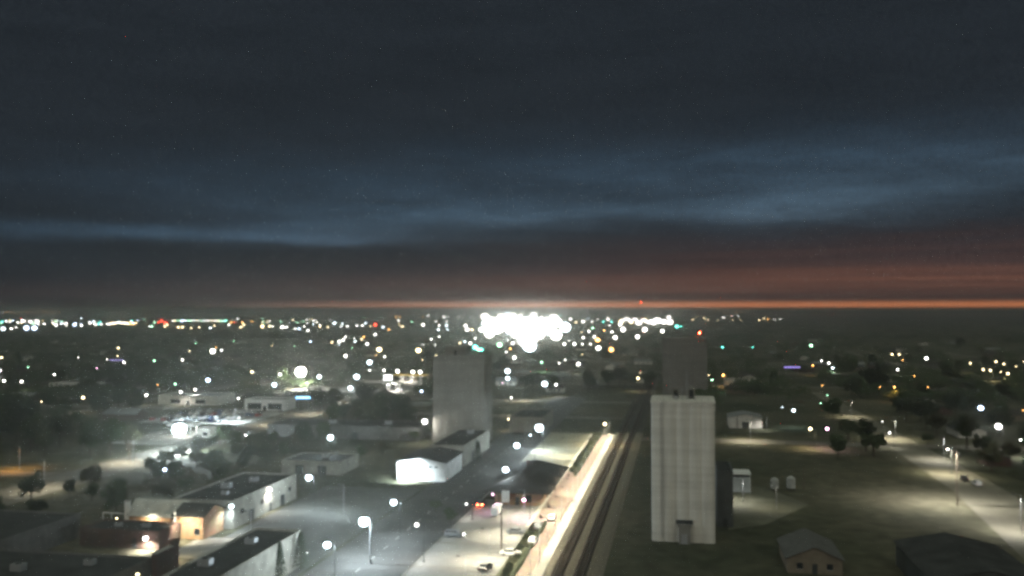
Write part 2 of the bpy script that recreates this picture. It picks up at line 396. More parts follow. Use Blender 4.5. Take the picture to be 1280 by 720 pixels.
# dark annexe and sheds east of the near elevator
building('metal_annexe', 'dark metal annexe shed tight against the right side of the near elevator', 'shed', 9.4, 13.4, 231, 246, 13.6, M['darkwall'], M['tar'], doors=[('F', 0, 0, 1.2, 2.2)])
def open_shed():
    x, y = W(18, 279); t = tag(empty('open_shed', x, y), 'small white open-fronted shed on the lit yard right of the near elevator', 'shed')
    MB().box(-3.1, 3.1, 3.4, 3.6, 0, 5.4).build('back_wall', M['metalwall'], t)
    for s in (-3.1, 2.9): MB().box(s, s+.2, -3.6, 3.4, 0, 5.4).build('side_wall', M['white'], t)
    MB().box(-2.9, 2.9, -3.5, -3.3, .1, 4.7).build('door', mat('pale grey door', (.4, .43, .43), var=.15, scale=.6), t)
    MB().box(-3.25, 3.25, -3.9, 3.75, 5.403, 5.75).build('roof', M['white'], t)
open_shed()
def tank(u, v, label, r=1.2, h=2.6, m=None):
    x, y = W(u, v); t = tag(empty('storage_tank', x, y), label, 'storage tank', 'white tanks in the dark field')
    q = MB(); q.cyl((0, 0, .7), (0, 0, .7+h), r, n=20); q.build('shell', m or M['tankpaint'], t)
    q = MB(); q.cyl((0, 0, .7+h+.003), (0, 0, .7+h+.7), r, .25, 20); q.build('lid', m or M['tankpaint'], t)
    for i in range(4):
        c, s = math.cos(R(45+90*i))*r*.8, math.sin(R(45+90*i))*r*.8
        q = MB(); q.box(c-.08, c+.08, s-.08, s+.08, 0, .75); q.build('leg', M['darkmetal'], t)
tank(28.6, 280.5, 'white storage tank in the dark field, left one of the two'); tank(33.6, 282, 'white storage tank in the dark field, right one beside the thin pole', 1.3, 3.)

# bottom right: low pale gabled house and a dark long building
building('gabled_house', 'low dim gabled house at the bottom edge, below the dark field', 'house', 22.2, 33.2, 193.5, 209, 3.2, M['tan'], mat('dull shingle roof', (.1, .1, .095), var=.35, scale=1.), 'gable', 2.4, win=[('F', -3, 1, 1.2, 1.2), ('F', 3, 1, 1.2, 1.2)], doors=[('F', 0, 0, 1, 2.1)])
building('warehouse', 'long dark warehouse with a small bluish lamp at its corner, bottom right', 'warehouse', 46, 66, 176, 204, 5, M['darkwall'], M['tar'], 'gable', 2.2, doors=[('F', 0, 0, 4, 3.6)])
# west side
building('brick_shop', 'orange brick shop with brightly lit front wall and pale downpipe', 'building', -120, -112.3, 195, 204.8, 5.5, M['brick'], M['tar'], 'gable', 1.9, win=[('F', 2.3, 1.2, 1.4, 1.4)], along='x')
building('brick_annexe', 'low orange brick annexe under a white metal roof, left of the brick shop', 'building', -134, -120.3, 198, 204.8, 4.6, M['brick'], M['paleroof'], 'gable', 3.0, doors=[('F', -3, 0, 1.1, 2.2)], along='x')
q = MB(); x, y = W(-134.9, 198.8); fc = tag(empty('canopy_frame', x, y), 'thin white rail frame projecting left of the brick annexe', 'canopy')
q.box(-7, .1, -.1, .1, 4.3, 4.5); q.build('beam', M['white'], fc)
for s in (-6.9, -4.5, -.1): MB().box(s-.08, s+.08, -.08, .08, 0, 4.3).build('post', M['white'], fc)
x, y = W(-134.7, 198.4); t = tag(empty('wall_pier', x, y), 'tall white wall pier at the left corner of the brick annexe', 'pier')
MB().box(-.6, .6, -.4, .4, 0, 7.6).build('shaft', M['white'], t); MB().box(-.75, .75, -.5, .5, 7.603, 7.8).build('cap', M['kerb'], t)
building('side_hall', 'long pale hall with wall lamps along its lit right wall, beyond the brick shop', 'building', -127, -110.2, 205.6, 243, 6.6, M['dingy'], M['tar'], win=[('E', -14, 3, 1.6, 1.2), ('E', -3, 3, 1.6, 1.2), ('E', 14, 3, 1.6, 1.2)], doors=[('E', -9, 0, 2.6, 3), ('E', 2, 0, 1.2, 2.3), ('E', 9.5, 0, 2.6, 3)])
building('corner_hall', 'dark flat roofed hall with pale lit right wall at the bottom edge', 'building', -90.6, -80.2, 136, 179, 7.2, M['dingy'], M['tar'], doors=[('E', 6, 0, 1.1, 2.2)], win=[('E', -2, 2, 1.6, 1.2)])
building('flat_store', 'dark flat roofed brick store whose front glows around a bare lamp', 'building', -138, -117.6, 185, 194, 3.6, M['redbrick'], M['tar'], doors=[('F', 4, 0, 1.1, 2.2)])
building('dark_store', 'wide dark flat roofed store below the glowing brick store', 'building', -139, -104.3, 136, 162, 4.8, M['grey'], M['tar'])
building('dark_store', 'wide dark flat roofed store in the bottom left corner', 'building', -178, -143, 150, 192, 5.2, M['grey'], M['tar'])
x, y = W(-103.4, 165); t = tag(empty('fire_wall', x, y), 'raised stepped dark brick fire wall at the right end of the dark store', 'wall')
MB().box(-.45, .45, -4, 4.4, 0, 6.2).build('lower_wall', M['redbrick'], t); MB().box(-.5, .5, 2.2, 4.6, 6.203, 7.3).build('upper_step', M['redbrick'], t); MB().box(-.6, .6, -4.1, 2.1, 6.203, 6.35).build('coping', M['kerb'], t)
sheet('concrete_yard', rect(-113.8, -91, 180, 197.5), .02, M['concrete_lot'])
building('loading_shed', 'long low shed with pale front wall beside the avenue, left of the wall-lit street', 'shed', -132, -111, 279, 296, 4, M['dingy'], M['tar'], doors=[('F', -4, 0, 3, 3), ('F', 4, 0, 3, 3)])
building('floodlit_shed', 'long shed with brilliantly floodlit white end wall and two small windows', 'shed', -90, -73.8, 275, 297, 6.0, M['metalwall'], M['tar'], 'gable', 1.4, win=[('F', 3.1, 4.3, .9, .5), ('F', 5.1, 4.3, 1.1, .5)], frames=False)
building('pale_shed', 'pale walled shed directly beyond the floodlit shed, before the old elevator', 'shed', -87, -74.5, 303, 346, 6.8, M['dingy'], M['tar'], win=[('F', 2, 4, 1, 1)], doors=[('E', -8, 0, 3, 3.4)])
building('roadside_hall', 'very long dark roofed hall left of the old elevator', 'building', -176, -108, 358, 380, 5, M['grey'], M['tar'], doors=[('F', -20, 0, 3, 3), ('F', 6, 0, 3, 3)])
building('store_block', 'dark block with lit doorway right of the old elevator', 'building', -75.5, -60, 392, 425, 6.5, M['tan'], M['tar'], doors=[('F', 4, 0, 2, 2.6)])
building('lit_shed', 'pale shed caught by a pole light, beyond the cross street right of the elevator', 'shed', 23, 38, 425, 440, 5, M['offwhite'], M['greyroof'], 'gable', 1.6, doors=[('F', 0, 0, 3, 3)])
building('pale_shop', 'small pale shop far beyond the right cross street, facing the camera', 'building', 33, 45, 664, 676, 4.2, M['offwhite'], M['greyroof'], win=[('F', 3, 1, 2, 1.4)], doors=[('F', -2, 0, 1.2, 2.2)])
building('motel', 'long low grey roofed motel among dark trees on the far left', 'motel', -432, -396, 545, 556, 4, M['offwhite'], M['greyroof'], win=[('F', i*5-12, 1, 1.6, 1.3) for i in range(6)], doors=[('F', i*5-9.8, 0, 1, 2.1) for i in range(6)])
building('repair_shop', 'pale flat shop with lit frontage behind the car lot lights', 'shop', -300, -262, 470, 490, 5, M['offwhite'], M['greyroof'], win=[('F', -8, 1, 6, 2), ('F', 8, 1, 6, 2)], doors=[('F', 0, 0, 2, 2.4)])
building('showroom', 'car showroom at the back of the lot full of parked cars', 'shop', -236, -212, 452, 466, 5.5, M['white'], M['greyroof'], win=[('F', -6, .6, 8, 3.2), ('F', 6, .6, 8, 3.2)], doors=[('F', 0, 0, 2, 2.4)])
# depot: hipped dark roof over warm brick walls
def depot():
    u0, u1, v0, v1, h, rh, ov = -51.5, -38.4, 246, 284, 4.2, 3.6, 3.2
    x, y = W((u0+u1)/2, (v0+v1)/2); t = tag(empty('rail_depot', x, y), 'railway depot with dark hipped roof beside the brick plaza', 'train station')
    w, d = (u1-u0)/2, (v1-v0)/2
    MB().box(-w, w, -d, d, 0, h).build('wall', M['brick'], t)
    a, b = w+ov, d+ov; r = MB()
    r.add([(-a,-b,h-.3),(a,-b,h-.3),(a,b,h-.3),(-a,b,h-.3),(0,-b+a,h+rh),(0,b-a,h+rh)], [(0,1,4),(1,2,5,4),(2,3,5),(3,0,4,5),(3,2,1,0)]); r.build('roof', M['shingle'], t)
    for i in range(6): MB().box(w-.02, w+.05, -15+i*6, -13.4+i*6, 1, 3).build('window', M['glass'], t)
    for s in (-3.4, 3.2): MB().box(s-.8, s+.8, -d-.05, -d+.02, 1, 3).build('window', M['glass'], t)
    MB().box(-.6, .6, -d-.06, -d+.02, 0, 2.3).build('door', M['darkmetal'], t)
    MB().box(-1.2, -.2, 3, 4, h+rh-1, h+rh+1.1).build('chimney', M['redbrick'], t)
depot()
# canopies
def canopy(label, uc, vc, w, d, h, fascia, n=2, name='fuel_canopy'):
    x, y = W(uc, vc); t = tag(empty(name, x, y), label, 'fuel canopy', 'fuel station canopies')
    MB().box(-w, w, -d, d, h+.003, h+.7).build('roof', fascia, t)
    for i in range(n):
        for j in (-1, 1):
            xx = (-w*.6+1.2*w*i/(n-1)) if n > 1 else 0
            MB().box(xx-.2, xx+.2, j*d*.6-.2, j*d*.6+.2, 0, h).build('post', M['white'], t)
    for i in range(n):
        xx = (-w*.6+1.2*w*i/(n-1)) if n > 1 else 0
        p = MB(); p.box(xx-.4, xx+.4, -.3, .3, .01, 1.9); p.build('fuel_pump', M['offwhite'], t)
    MB().box(-w*.8, w*.8, -d*.7, d*.7, h-.06, h-.003).build('ceiling_lights', emis((1, .97, .9), 7), t)
    return t
canopy('white fuel canopy beside the blinding bluish floodlight, on the avenue', -211.5, 352, 6.5, 4, 5, M['white'])
canopy('yellow-lit fuel canopy far along the avenue near the old elevator', -202, 652, 13, 5, 5.2, mat('yellow fascia', (.75, .55, .15), var=.1), 3)
canopy('small white fuel canopy behind the stacked white sign', -192, 578, 6, 5, 5, M['white'])
building('kiosk', 'small pale kiosk right behind the white fuel canopy', 'kiosk', -204.8, -199, 350, 356, 3.6, M['offwhite'], M['greyroof'], win=[('F', 1, 1, 2, 1.4)])
building('kiosk', 'lit warm kiosk at the back of the yellow-lit fuel canopy', 'kiosk', -214, -190, 662, 674, 4.2, M['tan'], M['greyroof'], win=[('F', -5, .8, 6, 2.2), ('F', 5, .8, 6, 2.2)])
# signs
def pole_sign(px, py, h, w, hh, col, s, label, base_dy=None, n=1, ground=True):
    x, y = G(px, py, h)
    t = tag(empty('lit_sign', x, y, 0), label, 'sign', 'lit signs along the avenue')
    for i in range(n):
        z = h-hh/2-i*(hh+.5)
        MB().box(-w/2-.12, w/2+.12, -.18, .18, z-.12, z+hh+.12).build('cabinet', M['darkmetal'], t)
        MB().box(-w/2, w/2, -.23, -.183, z, z+hh).build('sign_face', emis(col, s, 'sign glow'), t)
    for sx in ((-w*.35, w*.35) if w > 3 else (0,)):
        MB().cyl((sx, .3, 0), (sx, .3, h), .18, .14, 8).build('post', M['galv'], t)
    return t
pole_sign(379, 497, 7, 8, 1.2, (.25, .6, 1), 2.2, 'long light blue sign strip above the parked cars')
pole_sign(407, 499.5, 7, 5, 3.2, (.75, .8, 1), 2.0, 'square white sign glowing blue at its rim, beside the avenue')
pole_sign(485, 470, 11, 6, 1.7, (.95, 1, .95), 1.6, 'tall white pole sign of two stacked panels near the far fuel canopies', n=2)
pole_sign(990, 459, 6, 14, 1.2, (.35, .25, 1), .7, 'violet strip sign among dark houses right of the elevators')
pole_sign(146, 450, 6, 14, 1.1, (.35, .25, .9), .5, 'dim violet strip sign among dark trees on the far left')
pole_sign(800, 466, 5, 1.2, .8, (1, .8, .5), 1.2, 'tiny warm sign left of the far dim elevator')

# white utility cabinet and small things near the depot
x, y = G(632, 634); o = tag(empty('notice_board', x, y), 'white double notice panel on posts near the depot', 'notice board')
MB().box(-1.1, 1.1, -.1, .1, 1.4, 4.6).build('panel', M['white'], o)
for s in (-.9, .9): MB().box(s-.08, s+.08, .12, .28, 0, 4.6).build('post', M['galv'], o)
x, y = G(621, 644); o = tag(empty('parked_trailer', x, y), 'narrow white trailer parked left of the pole by the depot', 'trailer')
MB().box(-.9, .9, -3.5, 3.5, .7, 2.6).build('body', M['white'], o)
for s in (-1, 1): q = MB(); q.cyl((s*.75, 0, .38), (s*.98, 0, .38), .38, n=14); q.build('wheel', M['rubber'], o)
MB().box(-.06, .06, -5, -3.5, .6, .72).build('drawbar', M['darkmetal'], o)

# ---------------------------------------------------------------- cars
CAR = {}
def car_meshes(kind):
    if kind in CAR: return CAR[kind]
    if kind == 'sedan': prof = [(-2.25,.35),(-2.3,.75),(-2.15,.95),(-1.6,1.0),(-1.0,1.42),(.55,1.45),(1.25,1.0),(2.1,.88),(2.28,.62),(2.25,.35)]; gl = [(-1.5,1.0),(-.95,1.38),(.5,1.4),(1.12,1.02)]
    elif kind == 'suv': prof = [(-2.3,.4),(-2.35,.9),(-2.3,1.15),(-2.1,1.72),(.5,1.78),(1.15,1.15),(2.15,1.05),(2.32,.75),(2.3,.4)]; gl = [(-2.15,1.2),(-1.98,1.64),(.42,1.7),(.98,1.18)]
    elif kind == 'pickup': prof = [(-2.8,.45),(-2.85,1.05),(-.75,1.08),(-.65,1.75),(.65,1.8),(1.3,1.15),(2.5,1.05),(2.65,.8),(2.62,.45)]; gl = [(-.6,1.18),(-.52,1.66),(.58,1.7),(1.08,1.2)]
    hw = .9; mb = MB(); n = len(prof); vs = []
    for s in (-1, 1):
        for (x, z) in prof:
            inset = .14*max(0, (z-1.0)/.5); vs.append((x, s*(hw-inset), z))
    fs = [tuple(range(n)), tuple(range(2*n-1, n-1, -1))]+[(i, n+i, n+(i+1) % n, (i+1) % n) for i in range(n)]
    body = MB().add(vs, fs)
    g_ = MB(); m = len(gl)
    for s in (-1, 1): g_.add([(x, s*(hw+.012-.14*max(0, (z-1.0)/.5)), z) for x, z in gl], [tuple(range(m))])
    (xa, za), (xb, zb) = gl[0], gl[1]; (xc, zc), (xd, zd) = gl[3], gl[2]
    for (p, q, sx) in (((xa, za), (xb, zb), -1), ((xc, zc), (xd, zd), 1)):
        g_.add([(p[0]+sx*.12, -.74, p[1]+.02), (p[0]+sx*.12, .74, p[1]+.02), (q[0]+sx*.12, .66, q[1]), (q[0]+sx*.12, -.66, q[1])], [(0,1,2,3)])
    wh = MB(); wh.cyl((0, -.11, 0), (0, .11, 0), .34, n=16)
    rm = MB(); rm.cyl((0, -.12, 0), (0, .12, 0), .2, n=10)
    L_ = prof[-1][0]; Bk = prof[0][0]
    hl = MB(); hl.box(-.03, .04, -.17, .17, -.08, .08)
    CAR[kind] = (body, g_.mesh('windows', M['glass']), wh.mesh('wheel', M['rubber']), rm.mesh('rim', M['rim']), L_, Bk, hl)
    return CAR[kind]
LM = {}
def car(u, v, heading, kind, paint, label, group, lights=None, world=None):
    body, gm, wm_, rmm, LF, LB, hl = car_meshes(kind)
    x, y = world or W(u, v); t = tag(empty('parked_car' if not lights else 'car', x, y, heading), label, 'car', group)
    key = (kind, paint)
    if key not in LM: LM[key] = body.mesh('body', mat('paint %s' % (paint,), paint, rough=.35, var=.06, scale=1, spec=.6))
    link('body', LM[key], t); link('windows', gm, t)
    for sx in (-1.4 if kind != 'pickup' else -1.75, 1.4 if kind != 'pickup' else 1.6):
        for sy in (-.82, .82):
            w_ = link('wheel', wm_, t, (sx, sy, .34)); link('rim', rmm, w_)
    for nm, X, colr, st in (('headlight', LF+.01, (1, .96, .9), (lights or {}).get('h', 0)), ('taillight', LB-.02, (1, .09, .03), (lights or {}).get('t', 0))):
        k = (nm, st)
        if k not in LM: LM[k] = hl.mesh(nm, emis(colr, st, nm+' glow') if st else mat(nm+' off', (.6, .6, .6) if nm == 'headlight' else (.35, .02, .02), rough=.3, var=.05))
        for sy in (-.65, .65): link(nm, LM[k], t, (X, sy, .72))
    return t
PAINTS = [(.7,.7,.7), (.45,.46,.47), (.06,.06,.065), (.35,.03,.03), (.05,.09,.2), (.75,.74,.7), (.2,.21,.22), (.3,.27,.22)]
PN = {0: 'white', 1: 'silver', 2: 'black', 3: 'red', 4: 'dark blue', 5: 'cream', 6: 'grey', 7: 'beige'}
ORD = ['first','second','third','fourth','fifth','sixth','seventh','eighth','ninth','tenth','eleventh','twelfth','thirteenth','fourteenth','fifteenth','sixteenth','seventeenth','eighteenth','nineteenth','twentieth']
def ordn(n):
    if n < 20: return ORD[n]
    tens = {2: 'twenty', 3: 'thirty', 4: 'forty', 5: 'fifty', 6: 'sixty', 7: 'seventy', 8: 'eighty', 9: 'ninety'}
    n += 1
    if n >= 100: return 'hundred-and-'+ordn(n-101) if n > 100 else 'hundredth'
    return tens[n//10]+'-'+ORD[n % 10-1] if n % 10 else tens[n//10][:-1]+'ieth'
rr = random.Random(3)
for row, (v, n, rowlab) in enumerate(((400, 13, 'front row of the car lot'), (412, 14, 'middle row of the car lot'), (425, 15, 'third row of the car lot'), (438, 13, 'back row of the car lot'))):
    for i in range(n):
        p = rr.randrange(8); kd = rr.choice(['sedan', 'suv', 'pickup', 'suv'])
        car(-258+i*3.15+rr.uniform(-.15, .15), v+rr.uniform(-.3, .3), -A+R(90)+R(rr.uniform(-2, 2)), kd, PAINTS[p], '%s %s, %s from the left in the %s' % (PN[p], kd, ordn(i), rowlab), 'cars for sale on the lot')
for (px, py, kd, p, hd, lab) in ((645, 667, 'sedan', 6, 0, 'grey sedan crossing the parking lot, right of the tall pole'), (638, 694, 'sedan', 5, 0, 'cream sedan parked at the foot of the tall pole in the lot'),
        (666, 680, 'suv', 0, 90, 'white utility car parked beside the planted beds, lower of two'), (673, 661, 'suv', 1, 90, 'silver utility car parked beside the planted beds, upper of two'), (690, 650, 'sedan', 5, 90, 'cream sedan closest to the lit depot platform'),
        (607, 712, 'sedan', 2, 80, 'black sedan alone in the lower parking lot')):
    car(0, 0, -A+R(hd), kd, PAINTS[p], lab, 'cars around the depot lot', world=G(px, py))
car(0, 0, -A+R(4), 'suv', PAINTS[6], 'grey car with one lit lamp parked across the dark street below the yard lights', 'cars around the depot lot', {'h': 30}, world=G(568, 671))
car(0, 0, -A+R(90), 'suv', PAINTS[2], 'dark car with red brake lights glowing left of the depot', 'cars around the depot lot', {'t': 150}, world=G(602, 632))
car(0, 0, -A-R(90), 'pickup', PAINTS[1], 'truck with both headlights on, driving toward the camera on the avenue', 'cars on the avenue', {'h': 220}, world=G(312, 545))
car(0, 0, -A+R(90), 'suv', PAINTS[0], 'white van parked on the curved lit street at the right', 'cars on the east street', world=G(1221, 607))
car(0, 0, -A+R(85), 'sedan', PAINTS[2], 'dark sedan on the lit street left of the white van', 'cars on the east street', world=G(1205, 600))
for (px, py, nm) in ((455, 492, 'pale car left of the stacked white sign'), (470, 489, 'silver car under the stacked white sign'), (503, 489, 'white car right of the stacked white sign')):
    car(0, 0, -A+R(90), 'suv', PAINTS[1], nm, 'cars at the far fuel station', world=G(px, py))

# ---------------------------------------------------------------- vegetation
def crown_mesh(name, seed, rx, rz, zc, m, nclump=26, leaves=46, ls=.55):
    r = random.Random(seed); mb = MB()
    for c in range(nclump):
        while True:
            p = Vector((r.uniform(-1, 1), r.uniform(-1, 1), r.uniform(-1, 1)))
            if .25 < p.length < 1: break
        p *= .62+.38*r.random()
        cc = Vector((p.x*rx, p.y*rx, zc+p.z*rz)); cr = rx*r.uniform(.22, .4)
        for i in range(leaves):
            d = Vector((r.gauss(0, 1), r.gauss(0, 1), r.gauss(0, .8))).normalized()*cr*r.random()**.4
            q = cc+d; a = Vector((r.gauss(0, 1), r.gauss(0, 1), r.gauss(0, 1))).normalized(); b = a.orthogonal().normalized(); s = ls*r.uniform(.5, 1.2)
            a *= s; b *= s*.6
            mb.add([q-a, q+b, q+a, q-b], [(0, 1, 2, 3)])
    return mb.mesh(name, m)
def trunk_mesh(name, seed, h, r0):
    r = random.Random(seed); mb = MB(); mb.cyl((0, 0, 0), (0, 0, h*.55), r0, r0*.7, 8)
    for i in range(5):
        a = R(72*i+r.uniform(-20, 20)); e = (math.cos(a)*h*.25, math.sin(a)*h*.25, h*r.uniform(.7, .9))
        mb.cyl((0, 0, h*r.uniform(.35, .53)), e, r0*.5, r0*.15, 6)
    return mb.mesh(name, M['bark'])
TREES = []
for i in range(6):
    h = [8, 10, 12, 9, 11, 7][i]; rx = h*[.42, .4, .38, .48, .36, .5][i]
    TREES.append((crown_mesh('crown', 100+i, rx, h*.34, h*.64, M['leaf%d' % (i % 4)]), trunk_mesh('trunk', 50+i, h, .28), h, rx))
LAMPS = []      # (x, y, z) of every lamp so that crowns do not hide lamps the photo shows
def blocks_lamp(x, y, h, r):
    az = x/y
    for (lx, ly, lz) in LAMPS:
        if ly > y and abs(lx/ly-az)*y < r+1.0:
            zl = H+(lz-H)*y/ly
            if zl < h+1.2: return True
    return False
def conifer(name, h, r0, seed):
    r = random.Random(seed); mb = MB()
    for i in range(700):
        t = r.random()**.7; z = .6+t*(h-.6); rad = r0*(1-t)*(.75+.35*r.random()); a = r.uniform(0, 6.283)
        q = Vector((math.cos(a)*rad, math.sin(a)*rad, z)); o = Vector((math.cos(a), math.sin(a), -.4))*.5; s = Vector((-math.sin(a), math.cos(a), 0))*.22
        mb.add([q-s, q+s, q+o+s*.3, q+o-s*.3], [(0, 1, 2, 3)])
    return mb.mesh(name, M['leaf2'])
CON = conifer('crown', 8, 1.8, 4); CONT = MB().cyl((0, 0, 0), (0, 0, 7), .2, .04, 7).mesh('trunk', M['bark'])
for (px, py, lab) in ((376, 712, 'dark narrow conifer at the lower right corner of the corner hall'), (348, 726, 'dark conifer in front of the corner hall, bottom edge'), (597, 578, 'dark conifer against the pale wall right of the floodlit shed')):
    x, y = G(px, py); t = tag(empty('conifer_tree', x, y, 0), lab, 'tree', 'conifers'); link('crown', CON, t); link('trunk', CONT, t)

# ---------------------------------------------------------------- lamps
COLR = {'c': ((.78, .93, 1), 'cool white'), 'w': ((1, .97, .9), 'white'), 'y': ((1, .8, .45), 'warm'), 'm': ((1, .92, .7), 'warm'), 'o': ((1, .48, .12), 'orange'), 'g': ((.45, 1, .6), 'green'),
        't': ((.15, 1, .85), 'turquoise'), 'r': ((1, .07, .03), 'red'), 'p': ((1, .55, .8), 'pink'), 'b': ((.6, .75, 1), 'bluish')}
FLUX = {1: 3, 2: 11, 3: 42, 4: 170, 5: 600, 6: 2600}
SZ = {1: 'tiny', 2: 'small', 3: 'bright', 4: 'very bright', 5: 'glaring', 6: 'blinding'}
RAD = {1: .22, 2: .3, 3: .4, 4: .68, 5: .95, 6: 1.9}
DOWN = {1: 0, 2: 900, 3: 3000, 4: 9000, 5: 18000, 6: 60000}
LENS = {}
LREC = []; STUFF = {}
SPN = {}; LP = 2.2; PF = .5
def spot(parent, loc, P, col, size=150, blend=.7, rad=.25, name='lamp_light', rot=None):
    P *= LP
    k = (round(P), col, size, blend, rad)
    if k not in SPN:
        l = bpy.data.lights.new(name, 'SPOT'); l.energy = P; l.color = COLR[col][0]; l.spot_size = R(size); l.spot_blend = blend; l.shadow_soft_size = rad; SPN[k] = l
    o = bpy.data.objects.new(name, SPN[k]); COL.objects.link(o); o.parent = parent; o.location = loc
    if rot: o.rotation_euler = rot
    return o
def point(parent, loc, P, col, name='lamp_light'):
    k = ('p', round(P), col)
    if k not in SPN:
        l = bpy.data.lights.new(name, 'POINT'); l.energy = P*PF; l.color = COLR[col][0]; l.shadow_soft_size = .12; SPN[k] = l
    o = bpy.data.objects.new(name, SPN[k]); COL.objects.link(o); o.parent = parent; o.location = loc
    return o
POLE = {}
def lamp(px, py, s, c='w', h=None, zone=None, down=None, label=None, style='street', flux=1.):
    """a pole lamp whose head is seen at this place in the town"""
    dpx = max(py-388, 1.2)
    if h is None: h = 8.5 if dpx > 30 else (10 if dpx > 14 else 14)
    if py < 392: h = 38 if py < 390.5 else 30
    x, y = G(px, py, h)
    if y > 9000 or y < 0: y = 9000; x = (px-640)/F0*y
    d = math.hypot(x, y); far = d > 900
    rad = RAD[s]*(1+d/1300)*(1 if not far else 1.1)
    ex = math.exp(HAZE*d)
    L = FLUX[s]*flux*d*d/(880**2*math.pi*rad*rad)*ex
    cap = 22. if s == 6 and not far else 6.
    if L > cap: rad *= min(2.1 if far else 1.3, math.sqrt(L/cap)**(.75 if far else .6)); L = cap
    L = float('%.2g' % L); rad = round(rad, 1 if rad > .6 else 2)
    hh = round(h*2)/2
    if style == 'stuff':
        p_, l_ = STUFF.setdefault('pole', MB()), STUFF.setdefault((c, round(math.log2(L))), MB())
        p_.cyl((x, y, 0), (x, y, h), .22, .12, 5); l_.ball((x, y, h), rad, rad, rad*.7, 6, 4); LAMPS.append((x, y, h)); return
    name = 'street_lamp' if style == 'street' else style
    t = empty(name, x, y, random.uniform(-.4, .4) if far else -A)
    arm = 1.6 if style == 'street' else 0
    k = (hh, arm, far)
    if k not in POLE:
        p = MB(); p.cyl((arm, 0, 0), (arm, 0, hh+.35), .12 if not far else .2, .08, 8); p.box(arm-.25, arm+.25, -.25, .25, 0, .3)
        a = MB()
        if arm: a.cyl((arm, 0, hh+.2), (.1, 0, hh+.45), .07, .05, 6)
        POLE[k] = (p.mesh('pole', M['darkmetal']), a.mesh('arm', M['darkmetal']) if arm else None)
    link('pole', POLE[k][0], t)
    if POLE[k][1] and not far: link('arm', POLE[k][1], t)
    kh = (rad, hh)
    if kh not in POLE:
        b = MB(); b.box(-rad*1.05, rad*1.05, -rad*.7, rad*.7, hh+rad*.92+.004, hh+rad*.92+.22); POLE[kh] = b.mesh('lamp_head', M['darkmetal'])
    hd = link('lamp_head', POLE[kh], t)
    kl = (rad, hh, L, c)
    if kl not in LENS:
        b = MB(); b.ball((0, 0, hh), rad, rad, rad*.9, 10, 6); LENS[kl] = b.mesh('lens', emis(COLR[c][0], L))
    link('lens', LENS[kl], hd)
    P = DOWN[s] if down is None else down
    if P and (d < 900 or down):
        if s >= 4: point(t, (0, 0, hh-rad*.9-.15), P, c)
        else: spot(t, (0, -.05, hh-rad*.9-.12), P, c)
    LAMPS.append((x, y, h)); LREC.append([t, px, py, s, c, zone, label])
    return t
HAZE = .00035

